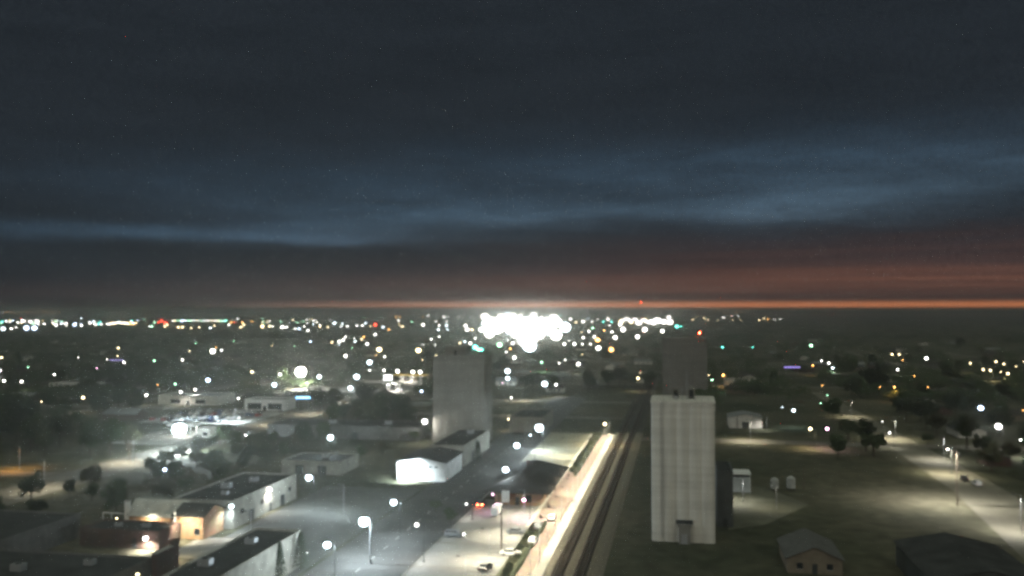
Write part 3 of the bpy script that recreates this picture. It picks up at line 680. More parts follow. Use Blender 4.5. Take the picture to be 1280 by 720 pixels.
# -- near and middle distance, one by one
Zs = 'near the brick shop and yards, lower left'
for a in (
 (224, 537, 6, 'c', 9, 'blinding bluish floodlight beside the white fuel canopy on the avenue', 90000),
 (376, 465, 6, 'w', 12, 'blinding white floodlight above the parked cars beyond the blue sign', 90000),
 (413, 547, 4, 'c', 8, 'very bright yard light over the very long dark hall', None),
 (386, 597, 4, 'c', 9, 'very bright bluish pole lamp at the street corner near the loading shed', None),
 (455, 652, 5, 'c', 9, 'glaring white pole lamp in the middle of the service lot', None),
 (409, 681, 4, 'c', 9, 'very bright pole lamp nearest the camera on the service lot', None),
 (492, 628, 4, 'c', 9, 'very bright white pole lamp directly below the floodlit shed', None),
 (521, 656, 3, 'w', 8, 'lone small white pole lamp right of the service lot lamps', 900),
 (531, 527, 4, 'w', 9, 'very bright yard light at the left foot of the old elevator', 4500),
 (632, 587, 4, 'c', 9, 'bright street lamp just left of the depot roof', 2500),
 (646, 557, 4, 'c', 9, 'bright bluish street lamp, second of the row leading away past the depot', None),
 (674, 535, 5, 'c', 9, 'glaring bluish street lamp, farthest of the row past the depot', None),
 (663, 544, 2, 'c', 9, 'small lamp between the two bluish street lamps beyond the depot', None),
 (206, 587, 3, 'b', 8, 'bluish white pole lamp left of the dark lots beside the avenue', 600),
 (756, 530, 3, 'y', 9, 'warm yellow street lamp at the far end of the bright walkway', 3000),
 (761, 543, 1, 'y', 4, 'tiny warm lamp just below the yellow lamp ending the walkway', None),
 (655, 625, 3, 'p', 5, 'pinkish white lamp hanging at the front of the depot', 700),
 (616, 618, 2, 'p', 5, 'small pink lamp left of the depot wall', 300),
 (583, 630, 2, 'w', 4, 'small white lamp left of the red brake lights', 200),
 (635.6, 524, 2, 'y', 5, 'small warm lamp over a doorway right of the old elevator', 500),
 (639, 497, 2, 'w', 6, 'small white lamp right of the old elevator beside the cross street', 600),
 (681, 480, 5, 'c', 10, 'glaring bluish lamp on the dark block beyond the old elevator', 5000),
 (695, 481, 3, 'w', 8, 'bright lamp immediately right of the glaring bluish one beyond the old elevator', 1500),
 (634.5, 464, 5, 'c', 11, 'glaring lamp right behind the top of the old elevator, upper of a pair', 4000),
 (634.5, 473, 4, 'c', 9, 'very bright lamp right of the old elevator, lower of a pair', 2500),
 (628, 479, 1, 'p', 5, 'tiny magenta lamp below the glaring pair right of the old elevator', None),
 (797.6, 473, 3, 'y', 9, 'bright warm lamp left of the dim far elevator', 1200),
 (527, 489, 3, 'b', 7, 'bluish lamp beside the left edge of the old elevator', 600),
 (446, 471, 5, 'c', 10, 'glaring lamp left of the tall stacked sign', 5000),
 (438, 485, 4, 'c', 9, 'very bright lamp on the avenue, lower left of the stacked sign', 4500),
 (462, 453, 5, 'c', 11, 'glaring lamp above and left of the stacked sign', 3500),
 (462, 463, 2, 'w', 8, 'small lamp under the glaring lamp left of the stacked sign', None),
 (480, 463, 3, 'w', 9, 'bright lamp just above the stacked sign', 900),
 (497, 464, 4, 'w', 9, 'very bright lamp above right of the stacked sign', 1500),
 (516, 465, 4, 'w', 9, 'very bright lamp over the yellow-lit canopy, left of two', 2500),
 (525, 465, 4, 'w', 9, 'very bright lamp over the yellow-lit canopy, right of two', 2500),
 (343, 481, 4, 'c', 10, 'very bright lamp in front of the car lot, left of the blue sign', 6000),
 (350, 468, 3, 'w', 10, 'bright lamp left of the blinding floodlight above the cars', 1200),
 (399, 471, 4, 'c', 10, 'very bright lamp right of the blinding floodlight above the cars', 2500),
 (260, 475, 4, 'b', 10, 'very bright blue-white lamp above the left end of the car lot', 5000),
 (244, 487, 3, 'w', 8, 'bright lamp left of the car lot, right of a pair', 2200),
 (226, 490, 3, 'w', 8, 'bright lamp left of the car lot, left of a pair', 1500),
 (298, 498, 2, 'w', 8, 'small lamp directly behind the rows of parked cars', 900),
 (485, 481, 2, 'w', 7, 'small lamp beneath the stacked sign over the pale canopy', 3500),
 (1226, 510, 4, 'b', 9, 'very bright bluish lamp in the right residential streets, upper of two', 1500),
 (1248, 533, 4, 'w', 9, 'very bright white lamp in the right residential streets, lower of two', 3000),
 (1279, 513, 1, 'o', 8, 'tiny orange lamp at the right border of the town', None),
 (1276, 550, 2, 'w', 7, 'small lamp over a lit yard at the right border', 1500),
 (1112, 541, 2, 'w', 6, 'small lamp on the curved dirt street at the right', 500),
 (1103, 527, 1, 'w', 6, 'tiny lamp at the top of the curved dirt street', 300),
 (1013, 536, 3, 'y', 8, 'bright warm lamp beyond the right cross street, left of a pair', 1500),
 (1034, 536, 3, 'p', 8, 'bright pinkish lamp beyond the right cross street, right of a pair', 900),
 (992, 513, 3, 'c', 8, 'bright cool lamp in the dark blocks above the right cross street', 700),
 (978, 509, 1, 'c', 8, 'tiny lamp left of the cool one above the right cross street', None),
 (908.6, 581, 1, 't', 10, 'tiny turquoise lamp on the dark annexe beside the near elevator', None),
 (104, 497, 3, 'y', 8, 'small warm lamp below the grey motel roof', 500),
 (183, 494, 3, 'w', 6, 'bright elongated lamp in the dark left residential blocks', 700),
 (52, 502, 1, 'y', 8, 'faint warm pole lamp at the far left', 400),
 (68, 468, 2, 'w', 9, 'small lamp on a pole above the motel', 400),
): lamp(a[0], a[1], a[2], a[3], a[4], label=a[5], down=a[6])

# -- wall lamps: bracket and lens fixed to a wall, each a thing of its own
def wall_lamp(px, py, h, s, c, label, P, out=(0, -1), flux=1., tilt=None):
    x, y = G(px, py, h); d = math.hypot(x, y); rad = RAD[s]*.8
    t = tag(empty('wall_lamp', x, y, -A, h), label, 'wall lamp', 'lamps fixed to building walls')
    MB().box(-.2, .2, -.15, .5, .28, .5).build('bracket', M['darkmetal'], t)
    L = FLUX[s]*flux*d*d/(880**2*math.pi*rad*rad)
    MB().ball((0, 0, 0), rad, rad, rad*.8, 8, 5).build('lens', emis(COLR[c][0], float('%.2g' % L)), t)
    o = spot(t, (0, 0, -rad-.1), P, c, size=165)
    if tilt: o.rotation_euler = tilt
    LAMPS.append((x, y, h))
wall_lamp(337, 612, 6.2, 4, 'w', 'white lamp high on the far end of the long pale hall', 1300)
wall_lamp(289, 633, 6.2, 4, 'c', 'bluish lamp on the near end of the long pale hall', 1000)
wall_lamp(182, 673, 2.9, 4, 'w', 'glaring white lamp hung on the front of the dark brick store', 1800, flux=1.4)
wall_lamp(212, 683, 3.4, 3, 'y', 'warm lamp low at the fire wall corner of the flat store', 700)
wall_lamp(146, 648, 4, 2, 'y', 'small warm lamp left of the brick annexe', 500)
wall_lamp(172, 718, 5, 3, 'y', 'warm lamp cut by the bottom edge of the picture', 600)
wall_lamp(1218, 677, 5.6, 3, 'b', 'small bluish lamp on the dark warehouse, bottom right', 300)
wall_lamp(384, 691, 5, 1, 'w', 'tiny white lamp at the corner hall side wall', 150)
x, y = W(-87.5, 272.6)
def flood(u, v, z, P, c, rx, rz, size, label, name='floodlight'):
    """a wall floodlight on a bracket arm, turned back on to the wall it lights"""
    x, y = W(u, v); t = tag(empty(name, x, y, -A, z), label, 'floodlight', 'cutoff floodlights')
    MB().box(-.35, .35, -.12, .12, .02, .3).build('housing', M['darkmetal'], t)
    MB().box(-.05, .05, -.1, 4.1 if v > 200 or u > -120 else 2.6, .303, .38).build('bracket', M['galv'], t)
    spot(t, (0, 0, 0), P, c, size=size, blend=.9, rot=(rx, 0, rz))
flood(-86.2, 269.5, 5.6, 14000, 'c', R(50), 0, 150, 'hooded floodlight washing the white shed end wall')
flood(-116, 190.4, 5.8, 3200, 'm', R(45), 0, 150, 'hooded warm lamp washing the orange brick shop wall')
flood(-127.5, 195.6, 4.9, 1500, 'm', R(25), 0, 150, 'hooded warm lamp washing the brick annexe wall')
# -- hooded street lamps: lens recessed, only the lit ground shows them
def hooded(u, v, h, P, c, label, z=0, group='hooded street lamps', size=150):
    x, y = W(u, v); t = tag(empty('street_lamp', x, y, -A), label, 'street lamp', group)
    q = MB(); q.cyl((1.5, 0, 0), (1.5, 0, h+.3), .12, .08, 8); q.build('pole', M['galv'], t)
    q = MB(); q.cyl((1.5, 0, h+.1), (0, 0, h+.3), .05, n=6); q.build('arm', M['galv'], t)
    hd = MB(); hd.add([(-.4,-.25,h),(.4,-.25,h),(.4,.25,h),(-.4,.25,h),(-.25,-.15,h+.22),(.25,-.15,h+.22),(.25,.15,h+.22),(-.25,.15,h+.22)], [(4,5,6,7),(0,1,5,4),(1,2,6,5),(2,3,7,6),(3,0,4,7)])
    ho = hd.build('lamp_head', M['darkmetal'], t)
    MB().box(-.3, .3, -.18, .18, h+.01, h+.03).build('lens', emis(COLR[c][0], 8), ho)
    spot(t, (0, 0, h-.1), P, c, size=size, blend=.8, rad=.08)
    LAMPS.append((x, y, h))
for i in range(18):
    v = 178+i*12.3
    hooded(-31.4, v, 6.8, (1500, 2300, 1900)[i % 3], 'm', '%s hooded lamp from the bottom along the bright walkway' % ordn(i), group='walkway lamps', size=160)
for i, (u, v, P) in enumerate(((-42.5, 168, 2200), (-42.5, 190, 2600), (-42.5, 212, 2600), (-42, 232, 1800), (-45, 305, 2500), (-43, 330, 1800))):
    hooded(u, v, 7, P, 'm', '%s hooded lamp up the depot parking lot' % ordn(i), group='parking lot lamps')
for (u, v, P, c, h, lab) in ((88, 318, 4200, 'm', 9, 'hooded lamp over the brightest bend of the dirt street'), (89, 400, 4500, 'm', 9, 'hooded lamp at the crossing of dirt street and cross street'), (82, 240, 3500, 'w', 9, 'hooded lamp near the bottom right driveway'),
        (86, 480, 2500, 'm', 9, 'hooded lamp where the dirt street fades into the trees'), (28, 383, 4500, 'm', 9, 'hooded lamp over the lit cross street right of the elevator'), (16.5, 262, 1300, 'w', 7, 'hooded lamp behind the annexe lighting the grain yard'),
        (25, 255, 350, 'm', 7, 'hooded lamp over the yard in front of the open shed'), (-195, 288, 4500, 'm', 9, 'hooded lamp over the lit bend of the avenue'), (-193, 240, 2500, 'm', 9, 'hooded lamp at the lower left of the avenue'),
        (-225, 268, 2500, 'o', 8, 'hooded orange lamp over the side street at the far left'), (-192, 395, 3500, 'm', 9, 'hooded lamp on the avenue beyond the driving truck'), (-192, 440, 3500, 'm', 9, 'hooded lamp on the avenue in front of the car lot'),
        (-95, 528, 3500, 'm', 9, 'hooded lamp over the far lit cross street behind the old elevator'), (-80, 455, 3500, 'm', 9, 'hooded lamp over the nearer lit cross street behind the old elevator'), (-192, 500, 3000, 'm', 9, 'hooded lamp on the avenue past the car lot'),
        (-420, 545, 1200, 'w', 6, 'hooded lamp at the motel frontage'), (-104, 200, 900, 'w', 6, 'hooded lamp over the concrete yard right of the brick shop'), (38, 420, 900, 'w', 6, 'hooded lamp before the pale lit shed'), (22, 655, 900, 'm', 6, 'hooded lamp before the small pale far shop'),
        (-235, 400, 8000, 'c', 8, 'hooded lamp over the left half of the car lot'), (-215, 400, 8000, 'c', 8, 'hooded lamp over the right half of the car lot'), (-190, 570, 4500, 'w', 7, 'hooded lamp over the small white fuel canopy'), (94, 348, 3000, 'w', 9, 'hooded lamp between the bend and the crossing of the dirt street'),
        (-70, 190, 900, 'c', 8, 'hooded lamp at the kerb of the lower dark street'), (-205, 648, 2500, 'm', 4.6, 'hooded lamp under the yellow-lit canopy'), (-90, 225, 1500, 'c', 8, 'hooded lamp in the far half of the service lot')):
    hooded(u, v, h, P, c, lab)

# tall pole lamp at the right with its arm, wires
def utility_pole(u, v, h, label, lampP=0, rz=0, cross=True):
    x, y = W(u, v); t = tag(empty('utility_pole', x, y, -A+rz), label, 'utility pole', 'utility poles')
    q = MB(); q.cyl((0, 0, 0), (0, 0, h), .2, .13, 9); q.build('pole', M['pole'], t)
    if cross:
        q = MB(); q.box(-1.3, 1.3, .14, .28, h-.9, h-.75); q.build('crossarm', M['pole'], t)
        for s in (-1.2, -.5, .5, 1.2):
            q = MB(); q.cyl((s, .21, h-.747), (s, .21, h-.5), .06, .04, 6); q.build('insulator', M['grey'], t)
    if lampP:
        q = MB(); q.cyl((0, -.1, h-.6), (-2.2, -.3, h-.1), .06, .05, 6); q.build('lamp_arm', M['galv'], t)
        q = MB(); q.box(-2.9, -2.1, -.5, -.1, h-.16, h+.05); hd = q.build('lamp_head', M['galv'], t)
        q = MB(); q.ball((-2.5, -.3, h-.2), .3, .2, .12, 8, 5); q.build('lens', emis((1, .95, .8), 90), hd)
        spot(t, (-2.5, -.3, h-.36), lampP, 'w', size=165)
    return x, y, h
utility_pole(77, 268.5, 16, 'tall timber pole with lit lamp arm on the right dirt street', 13000)
utility_pole(80, 226, 11, 'short timber pole with crossarm near the right border', 0)
utility_pole(-198.5, 293, 6.8, 'small timber pole standing left of the lit avenue bend', 0)
utility_pole(-39.6, 196.6, 10.5, 'dark slender pole rising through the depot parking lot', 0, cross=False)
utility_pole(26.5, 420, 6.5, 'pale lit pole beside the shed across the right cross street', 0, cross=False)
utility_pole(37.5, 283, 7, 'thin faint pole right of the white tanks', 0, cross=False)
utility_pole(-139.5, 205.2, 11.5, 'thin pole in front of the white wall pier of the brick annexe', 0, cross=False)
utility_pole(-183, 330, 9, 'timber pole on the right verge of the avenue, nearest of three', 0)
utility_pole(-183, 385, 9, 'timber pole on the right verge of the avenue, middle of three', 0)
utility_pole(-183, 440, 9, 'timber pole on the right verge of the avenue, farthest of three', 0)
for u_, v_, z_, sc_ in ((-118, 232, 6.69, 1), (-121, 222, 6.69, 1.2), (-117, 214, 6.69, .8), (-86, 168, 7.29, 1), (-87, 152, 7.29, 1.1), (-125, 150, 4.89, 1.1), (-114, 156, 4.89, .9), (-152, 170, 5.29, 1), (-162, 183, 5.29, 1.1), (-124, 190, 3.69, .8), (-131, 189.5, 3.69, .7), (-120, 288, 4.09, 1), (-80, 336, 6.89, 1.1), (-150, 368, 5.09, 1.3), (-125, 370, 5.09, 1.2)):
    px_, py_ = PX(*W(u_, v_), z_)
    rooftop_unit(u_, v_, z_, 'ROOF', sc_)
UN = sorted([o for o in bpy.data.objects if o.get('label') == 'ROOF'], key=lambda o: o.location.y)
for i_, o in enumerate(UN): o['label'] = '%s metal air conditioner from the camera among those on dark flat roofs' % ordn(i_)
def wire(p, q, label, sag=1.2, r=.035):
    mb = MB(); P = []
    for i in range(13):
        t = i/12; a = Vector(p).lerp(Vector(q), t); a.z -= sag*4*t*(1-t); P.append(a)
    for i in range(12): mb.cyl(P[i], P[i+1], r, n=5)
    tag(mb.build('power_line', M['darkmetal']), label, 'power line', 'overhead power lines')
def w3(u, v, z): x, y = W(u, v); return (x, y, z)
wire(w3(77, 268.5, 15.1), w3(80, 226, 10.2), 'sagging wire between the tall lit pole and the short pole at the right', .8)
wire(w3(77, 268.5, 14.6), w3(110, 330, 9), 'wire running back from the tall lit pole into the trees', 1.)
wire(w3(-183, 330, 8.3), w3(-183, 385, 8.3), 'wire between the nearest and middle avenue poles')
wire(w3(-183, 385, 8.3), w3(-183, 440, 8.3), 'wire between the middle and farthest avenue poles')

# -- downspout on brick shop, floodlit; belongs to nothing else
x, y = W(-119.6, 194.9); q = MB(); q.box(-.22, .22, -.2, .02, .02, 6.6); o = q.build('downspout', M['white']); o.location = (x, y, 0); o.rotation_euler = (0, 0, -A); tag(o, 'thick pale downpipe at the left corner of the brick shop', 'downpipe')

# -- middle and far lights, read off the photograph one by one: (px, py, size, colour)
def zone(px, py):
    if py < 393: return 'on the far left horizon' if px < 200 else ('on the horizon behind the plant' if px < 860 else 'on the right horizon')
    if px < 200 and py < 415: return 'in the far left light band'
    if px < 400 and py < 415: return 'in the band left of centre'
    if px < 600 and py < 415: return 'in the band beside the plant'
    if px < 600 and 415 <= py < 450 and px > 400: return 'over trees left of the plant'
    if px <= 712 and py < 440: return 'at the blinding white plant'
    if px < 775 and py < 460: return 'between the two bright clusters'
    if px < 860 and py < 425: return 'at the second bright cluster'
    if px < 860: return 'below the bright clusters near centre'
    if px < 990 and py < 425: return 'in the row beyond the beacon'
    if px > 1190: return 'near the right border'
    if px > 860: return 'in dark blocks at the right'
    if px < 200: return 'among far left dark trees'
    return 'among dark trees left of centre'
L2 = [
 (0,463,3,'w'),(5,476,3,'w'),(27,477,3,'w'),(35,459,1,'g'),(98,447,1,'w'),(155,453,3,'w'),(148,435,2,'y'),(134,449,1,'w'),(193,451,2,'g'),(121,460,1,'p'),(2,447,2,'y'),(147,445,1,'y'),
 (228,450,3,'w'),(266,439,4,'w'),(277,438,2,'w'),(245,429,1,'g'),(315,465,3,'y'),(388,427,2,'b'),(219,480,2,'g'),(237,439,1,'y'),(340,432,1,'y'),(197,481,1,'o'),(270,434,1,'o'),(292,426,1,'g'),(368,433,1,'g'),
 (424,427,3,'w'),(429,425,3,'w'),(432,421,2,'w'),(443,423,1,'w'),(444,427,2,'c'),(455,421,2,'o'),(452,424,2,'y'),(415,428,2,'y'),(424,431,1,'c'),(440,435,1,'g'),(469,418,3,'w'),(459,430,3,'w'),(432,445,3,'w'),(474,437,4,'y'),(470,444,1,'o'),(481,446,3,'w'),(523,438,4,'y'),(545,445,3,'y'),(528,450,1,'y'),(529,431,1,'w'),(539,424,2,'w'),(549,421,2,'w'),(544,431,1,'w'),
 (575,429,2,'y'),(581,427,2,'c'),(588,429,3,'w'),(594,434,4,'t'),(598,437,3,'g'),(583,440,2,'g'),(594,423,2,'w'),(602,437,3,'t'),
 (418,404,4,'c'),(413,400,2,'w'),(428,405,3,'c'),(434,408,3,'w'),(426,408,2,'w'),(446,407,3,'w'),(453,407,3,'w'),(457,404,3,'c'),(469,406,4,'r'),(479,409,3,'c'),(486,412,2,'o'),(455,396,2,'g'),(477,396,2,'g'),(495,396,3,'o'),(500,396,3,'o'),(498,401,3,'w'),(503,408,3,'y'),(499,406,2,'y'),(515,402,2,'g'),(528,396,2,'o'),(535,395,4,'w'),(529,406,4,'w'),(545,402,2,'w'),(549,407,3,'w'),(548,412,3,'c'),(558,402,2,'w'),(558,407,3,'c'),(559,412,2,'c'),(555,396,4,'w'),(560,396,3,'w'),(573,396,3,'w'),(588,396,3,'w'),(582,407,4,'w'),(584,412,4,'w'),(590,412,3,'y'),(463,408,2,'y'),(400,408,3,'y'),(410,409,2,'y'),
 (605,451,3,'w'),(624.5,431,4,'g'),(641,429,3,'w'),(632.6,440,2,'w'),(638,436,2,'o'),(643,447,4,'w'),(677,453,3,'g'),(699,454,2,'w'),(706.5,450,2,'w'),(723,455,4,'w'),(728,443,1,'y'),(705.5,430,3,'w'),(711,426,1,'w'),(718,430,3,'w'),(728,430,2,'w'),(738,430,2,'w'),(743,421,3,'w'),(747,425,4,'o'),(748,435,4,'w'),(764,437,4,'o'),(729,422,3,'w'),(736,414,3,'w'),(727,415,1,'y'),(741,410,3,'g'),(755,413,2,'o'),(765,415,3,'w'),(769,422,4,'w'),(779,412,5,'w'),(797,421,4,'w'),(806,412,5,'w'),(828,414,4,'w'),(775,406,4,'w'),
 (713,399,4,'w'),(729,402,4,'w'),(720,403,3,'y'),(740,402,3,'w'),(735,397,2,'c'),(747,399,2,'w'),(754,402,3,'t'),(760,399,4,'w'),(762,407,2,'w'),(764,402,3,'t'),(693,395,3,'w'),(700,394,3,'t'),(678,391,2,'y'),(683,391,2,'y'),(610,395,4,'w'),(624,395,4,'w'),(818,390,3,'w'),(846,408,4,'t'),(851,408,2,'t'),
 (866,400,2,'y'),(871,396,2,'y'),(880,398,3,'y'),(885,400,2,'y'),(903,397,2,'w'),(905,397,3,'w'),(914,395,3,'w'),(922,395,3,'w'),(926,400,1,'y'),(949,400,2,'y'),(955,398,3,'y'),(960,399,3,'o'),(968,399,2,'w'),(975,399,2,'w'),(891,388.8,2,'y'),(905,389,2,'y'),(912,389,1,'o'),(920,389,3,'o'),(926,389,3,'y'),(931,389,2,'y'),(948,389,1,'y'),(897,401,1,'y'),(916,400,1,'y'),(1020,393,1,'o'),(1041,393,1,'r'),(1066,392,1,'y'),
 (903,434,2,'t'),(904,469,3,'o'),(890,475,2,'g'),(886,469,1,'y'),(1014,432,3,'g'),(1027,451,2,'w'),(1036,454,3,'w'),(1041,460,3,'c'),(1016,457,2,'o'),(941,434,1,'t'),(1115,443,2,'y'),(1124,443,2,'y'),(1122,462,3,'w'),(1158,448,3,'w'),(1128,450,1,'o'),(1213,454,2,'y'),(1229,462,3,'y'),(1238,463,3,'y'),(1245,452,2,'y'),(1255,455,2,'y'),(1251,465,1,'y'),(1260,467,3,'y'),(1280,452,1,'y'),(1028,482,1,'o'),(1034,494,1,'g'),(1100,484,1,'o'),(1118,484,2,'o'),(1160,484,1,'o'),(1143,470,1,'o'),(1026,504,1,'g'),(1270,458,1,'y'),
 (4,411,4,'c'),(14,411,3,'w'),(20,409,2,'w'),(33,410,5,'b'),(43,410,5,'b'),(38,402,4,'w'),(28,401,4,'w'),(47,402,4,'w'),(26,398,2,'r'),(93,406,4,'b'),(70,407,3,'w'),(102,407,3,'w'),(83,407,2,'w'),(102,398,3,'c'),(190,408,3,'g'),(193,403,3,'g'),(198,403,3,'r'),(202,401,4,'r'),(207,404,4,'r'),(206,408,3,'y'),(209,406,3,'y'),(228,401,4,'b'),(232,394,3,'c'),(223,409,3,'y'),(228,409,3,'y'),(239,410,2,'y'),(263,410,3,'c'),(268,407,2,'y'),(286,406,3,'w'),(282,401,3,'t'),(289,403,3,'o'),(293,403,2,'r'),(297,399,3,'w'),(301,409,3,'y'),(305,406,3,'y'),(303,403,3,'o'),(315,402,2,'o'),(328,408,4,'y'),(337,408,3,'y'),(341,408,2,'w'),(353,409,4,'w'),(358,409,3,'w'),(329,392,2,'t'),(269,393,2,'o'),(308,394,2,'c'),(249,409,2,'y'),(374,411,3,'b'),(380,408,2,'w'),(385,413,3,'w'),(369,411,2,'w'),(384,404,2,'w'),(396,403,2,'w'),
 (180,399,2,'g'),(187,408,2,'w'),(123,394,2,'g'),(211,393,2,'g'),
]
for (px, py, s, c) in L2: lamp(px, py, s, c, style='stuff' if (s <= 2 and py < 416) else 'street')
r2 = random.Random(11)
for i in range(26): lamp(1+i*2.9+r2.uniform(-.7, .7), 390.4+r2.uniform(-.5, .4), r2.choice([2, 2, 3]), r2.choice('ooyww'), style='stuff')
for i in range(58): lamp(r2.uniform(0, 172), 403+r2.uniform(-3, 3), r2.choice([2, 3, 3]), r2.choice('wwwycbgt'), style='stuff')
for i in range(18): lamp(138+i*1.9, 404+r2.uniform(-1, 1), 3, r2.choice('wyyo'), style='stuff')
for i in range(26): lamp(216+i*2.7, 400.8+r2.uniform(-.5, .5), r2.choice([2, 2, 3]), r2.choice('wwycg'), style='stuff')
for i in range(22): lamp(r2.uniform(320, 400), 402+r2.uniform(-3.5, 5), r2.choice([1, 2, 2]), r2.choice('wwycg'), style='stuff')
for i in range(10): lamp(140+i*3.6, 390.8, 1, r2.choice('yg'), style='stuff')
# the brilliant plant: tall flood masts over a concrete yard, seen end on
def yard_mast(px, py, h, s, c='w', P=0):
    return lamp(px, py, s, c, h=h, style='floodlight_mast', down=P)
r3 = random.Random(5)
BL = [(606,404),(612,408),(616,402),(622,405),(628,400),(630,409),(637,403),(640,396),(645,408),(648,400),(652,394),(655,404),(658,412),(662,398),(664,420),(666,407),(670,402),(674,411),(677,398),(682,405),(687,400),(690,407),(696,403),(702,405),(706,409),(603,412),(612,416),(620,411),(636,414),(644,416),(650,421),(657,427),(661,432),(668,425),(674,417),(680,414),(688,413),(694,419),(650,411),(660,405),(664,414),(655,418),(666,394),(644,392),(634,394),(690,395),(606,396)]
BL += [(609,400),(618,406),(625,409),(634,405),(643,402),(649,404),(654,399),(660,410),(667,412),(673,405),(679,409),(684,399),(693,398),(700,401),(626,397),(632,400),(647,397),(658,402),(668,397),(641,411),(652,415),(657,407),(665,402),(676,412),(684,403)]
for i, (px, py) in enumerate(BL):
    yard_mast(px+(i*7 % 5-2)*.5, py, 24 if py < 412 else 16, (5, 6, 6, 5, 6)[i % 5], 'w' if i % 4 else 'c', 4000000 if (i % 4 == 0 and i < 46) else 0)
for i in range(24): yard_mast(776+i*2.75+r3.uniform(-.6, .6), 401+r3.uniform(-2.8, 2.8), 18, r3.choice([4, 4, 5]), r3.choice('wwwwy'), 4000000 if i % 8 == 0 else 0)
for (px, py) in ((836,397),(838,403),(824,400),(830,402),(818,401)): yard_mast(px, py, 22, 5, 'w')
sheet('plant_yard', [G(604, 412), G(650, 432), G(668, 434), G(706, 412), G(700, 397), G(612, 397)], .02, M['concrete_lot'], world=True)
sheet('plant_yard', [G(776, 408), G(840, 408), G(838, 397), G(778, 397)], .02, M['concrete_lot'], world=True)
for (px, py, w, h, d, lab) in ((630, 409, 90, 16, 60, 'broad white plant hall at the left of the blinding lights'), (668, 407, 80, 20, 50, 'broad white plant hall at the middle of the blinding lights'), (652, 424, 30, 11, 25, 'lower white plant shed at the front of the blinding lights'), (806, 404, 190, 16, 60, 'wide white hall at the second bright cluster')):
    x, y = G(px, py); u, v = UV(x, y); building('plant_hall', lab, 'factory', u-w/2, u+w/2, v, v+d, h, M['metalwall'], M['greyroof'], frames=False)
mb = MB(); mts = [M['galv']]; mb.v, mb.f, mb.mi = STUFF['pole'].v, STUFF['pole'].f, STUFF['pole'].mi
for k_, q in STUFF.items():
    if k_ == 'pole': continue
    mts.append(emis(COLR[k_[0]][0], float(2**k_[1]))); mb.add(q.v, q.f, len(mts)-1)
tag(mb.build('far_town_lights', mts), 'countless small far town lights along the horizon bands', 'town lights', kind='stuff')
# ordinal labels for lamps read by zone and colour
byz = {}
for rec in LREC:
    t, px, py, s, c, z, lab = rec
    nm = 'floodlight mast' if t.name.startswith('floodlight') else 'street lamp'
    if lab: tag(t, lab, 'street lamp', 'single town lamps'); continue
    byz.setdefault((nm, zone(px, py), c, s), []).append(rec)
for (nm, z, c, s), recs in byz.items():
    recs.sort(key=lambda r: r[1])
    for i, rec in enumerate(recs):
        pos = '' if len(recs) == 1 else (', %s of %d from left' % (ordn(i), len(recs)) if len(recs) > 2 else (', left of two' if i == 0 else ', right of two'))
        tag(rec[0], '%s %s %s %s%s' % (SZ[s], COLR[c][1], 'mast' if nm[0] == 'f' else 'light', z, pos), nm, ('far lights '+z) if nm == 'street lamp' else 'flood masts')
# red beacon on the elevator and the distant radio mast
def beacon(x, y, z, s, label):
    d = math.hypot(x, y); t = tag(empty('warning_beacon', x, y, 0, z), label, 'beacon light', 'red warning beacons')
    rad = .45; L = FLUX[s]*1.6*d*d/(880**2*math.pi*rad*rad)
    MB().cyl((0, 0, 0), (0, 0, .3), .3, n=10).build('base', M['darkmetal'], t)
    MB().ball((0, 0, .8), rad, rad, rad, 10, 6).build('lens', emis((1, .05, .02), L), t)
bx = BEACON.matrix_basis @ Vector((9.8, 0, 39.4)); beacon(bx.x, bx.y, 39.4, 4, 'bright red beacon on the dim far grain elevator')
x = (801-640)/F0*1700; y = 1700
t = tag(empty('radio_mast', x, y, 0), 'slender lattice radio mast rising above the orange horizon', 'radio mast')
q = MB()
for i in range(3):
    a = R(120*i); q.cyl((math.cos(a)*.5, math.sin(a)*.5, 0), (math.cos(a)*.5, math.sin(a)*.5, 70), .05, n=4)
q.build('leg', M['galv'], t); q = MB()
for k in range(46):
    for i in range(3):
        a, b = R(120*i), R(120*(i+1)); q.cyl((math.cos(a)*.5, math.sin(a)*.5, k*1.5), (math.cos(b)*.5, math.sin(b)*.5, k*1.5+1.5), .03, n=3)
q.build('lattice', M['galv'], t)
beacon(x, y, 70, 3, 'red beacon on top of the distant radio mast above the horizon')

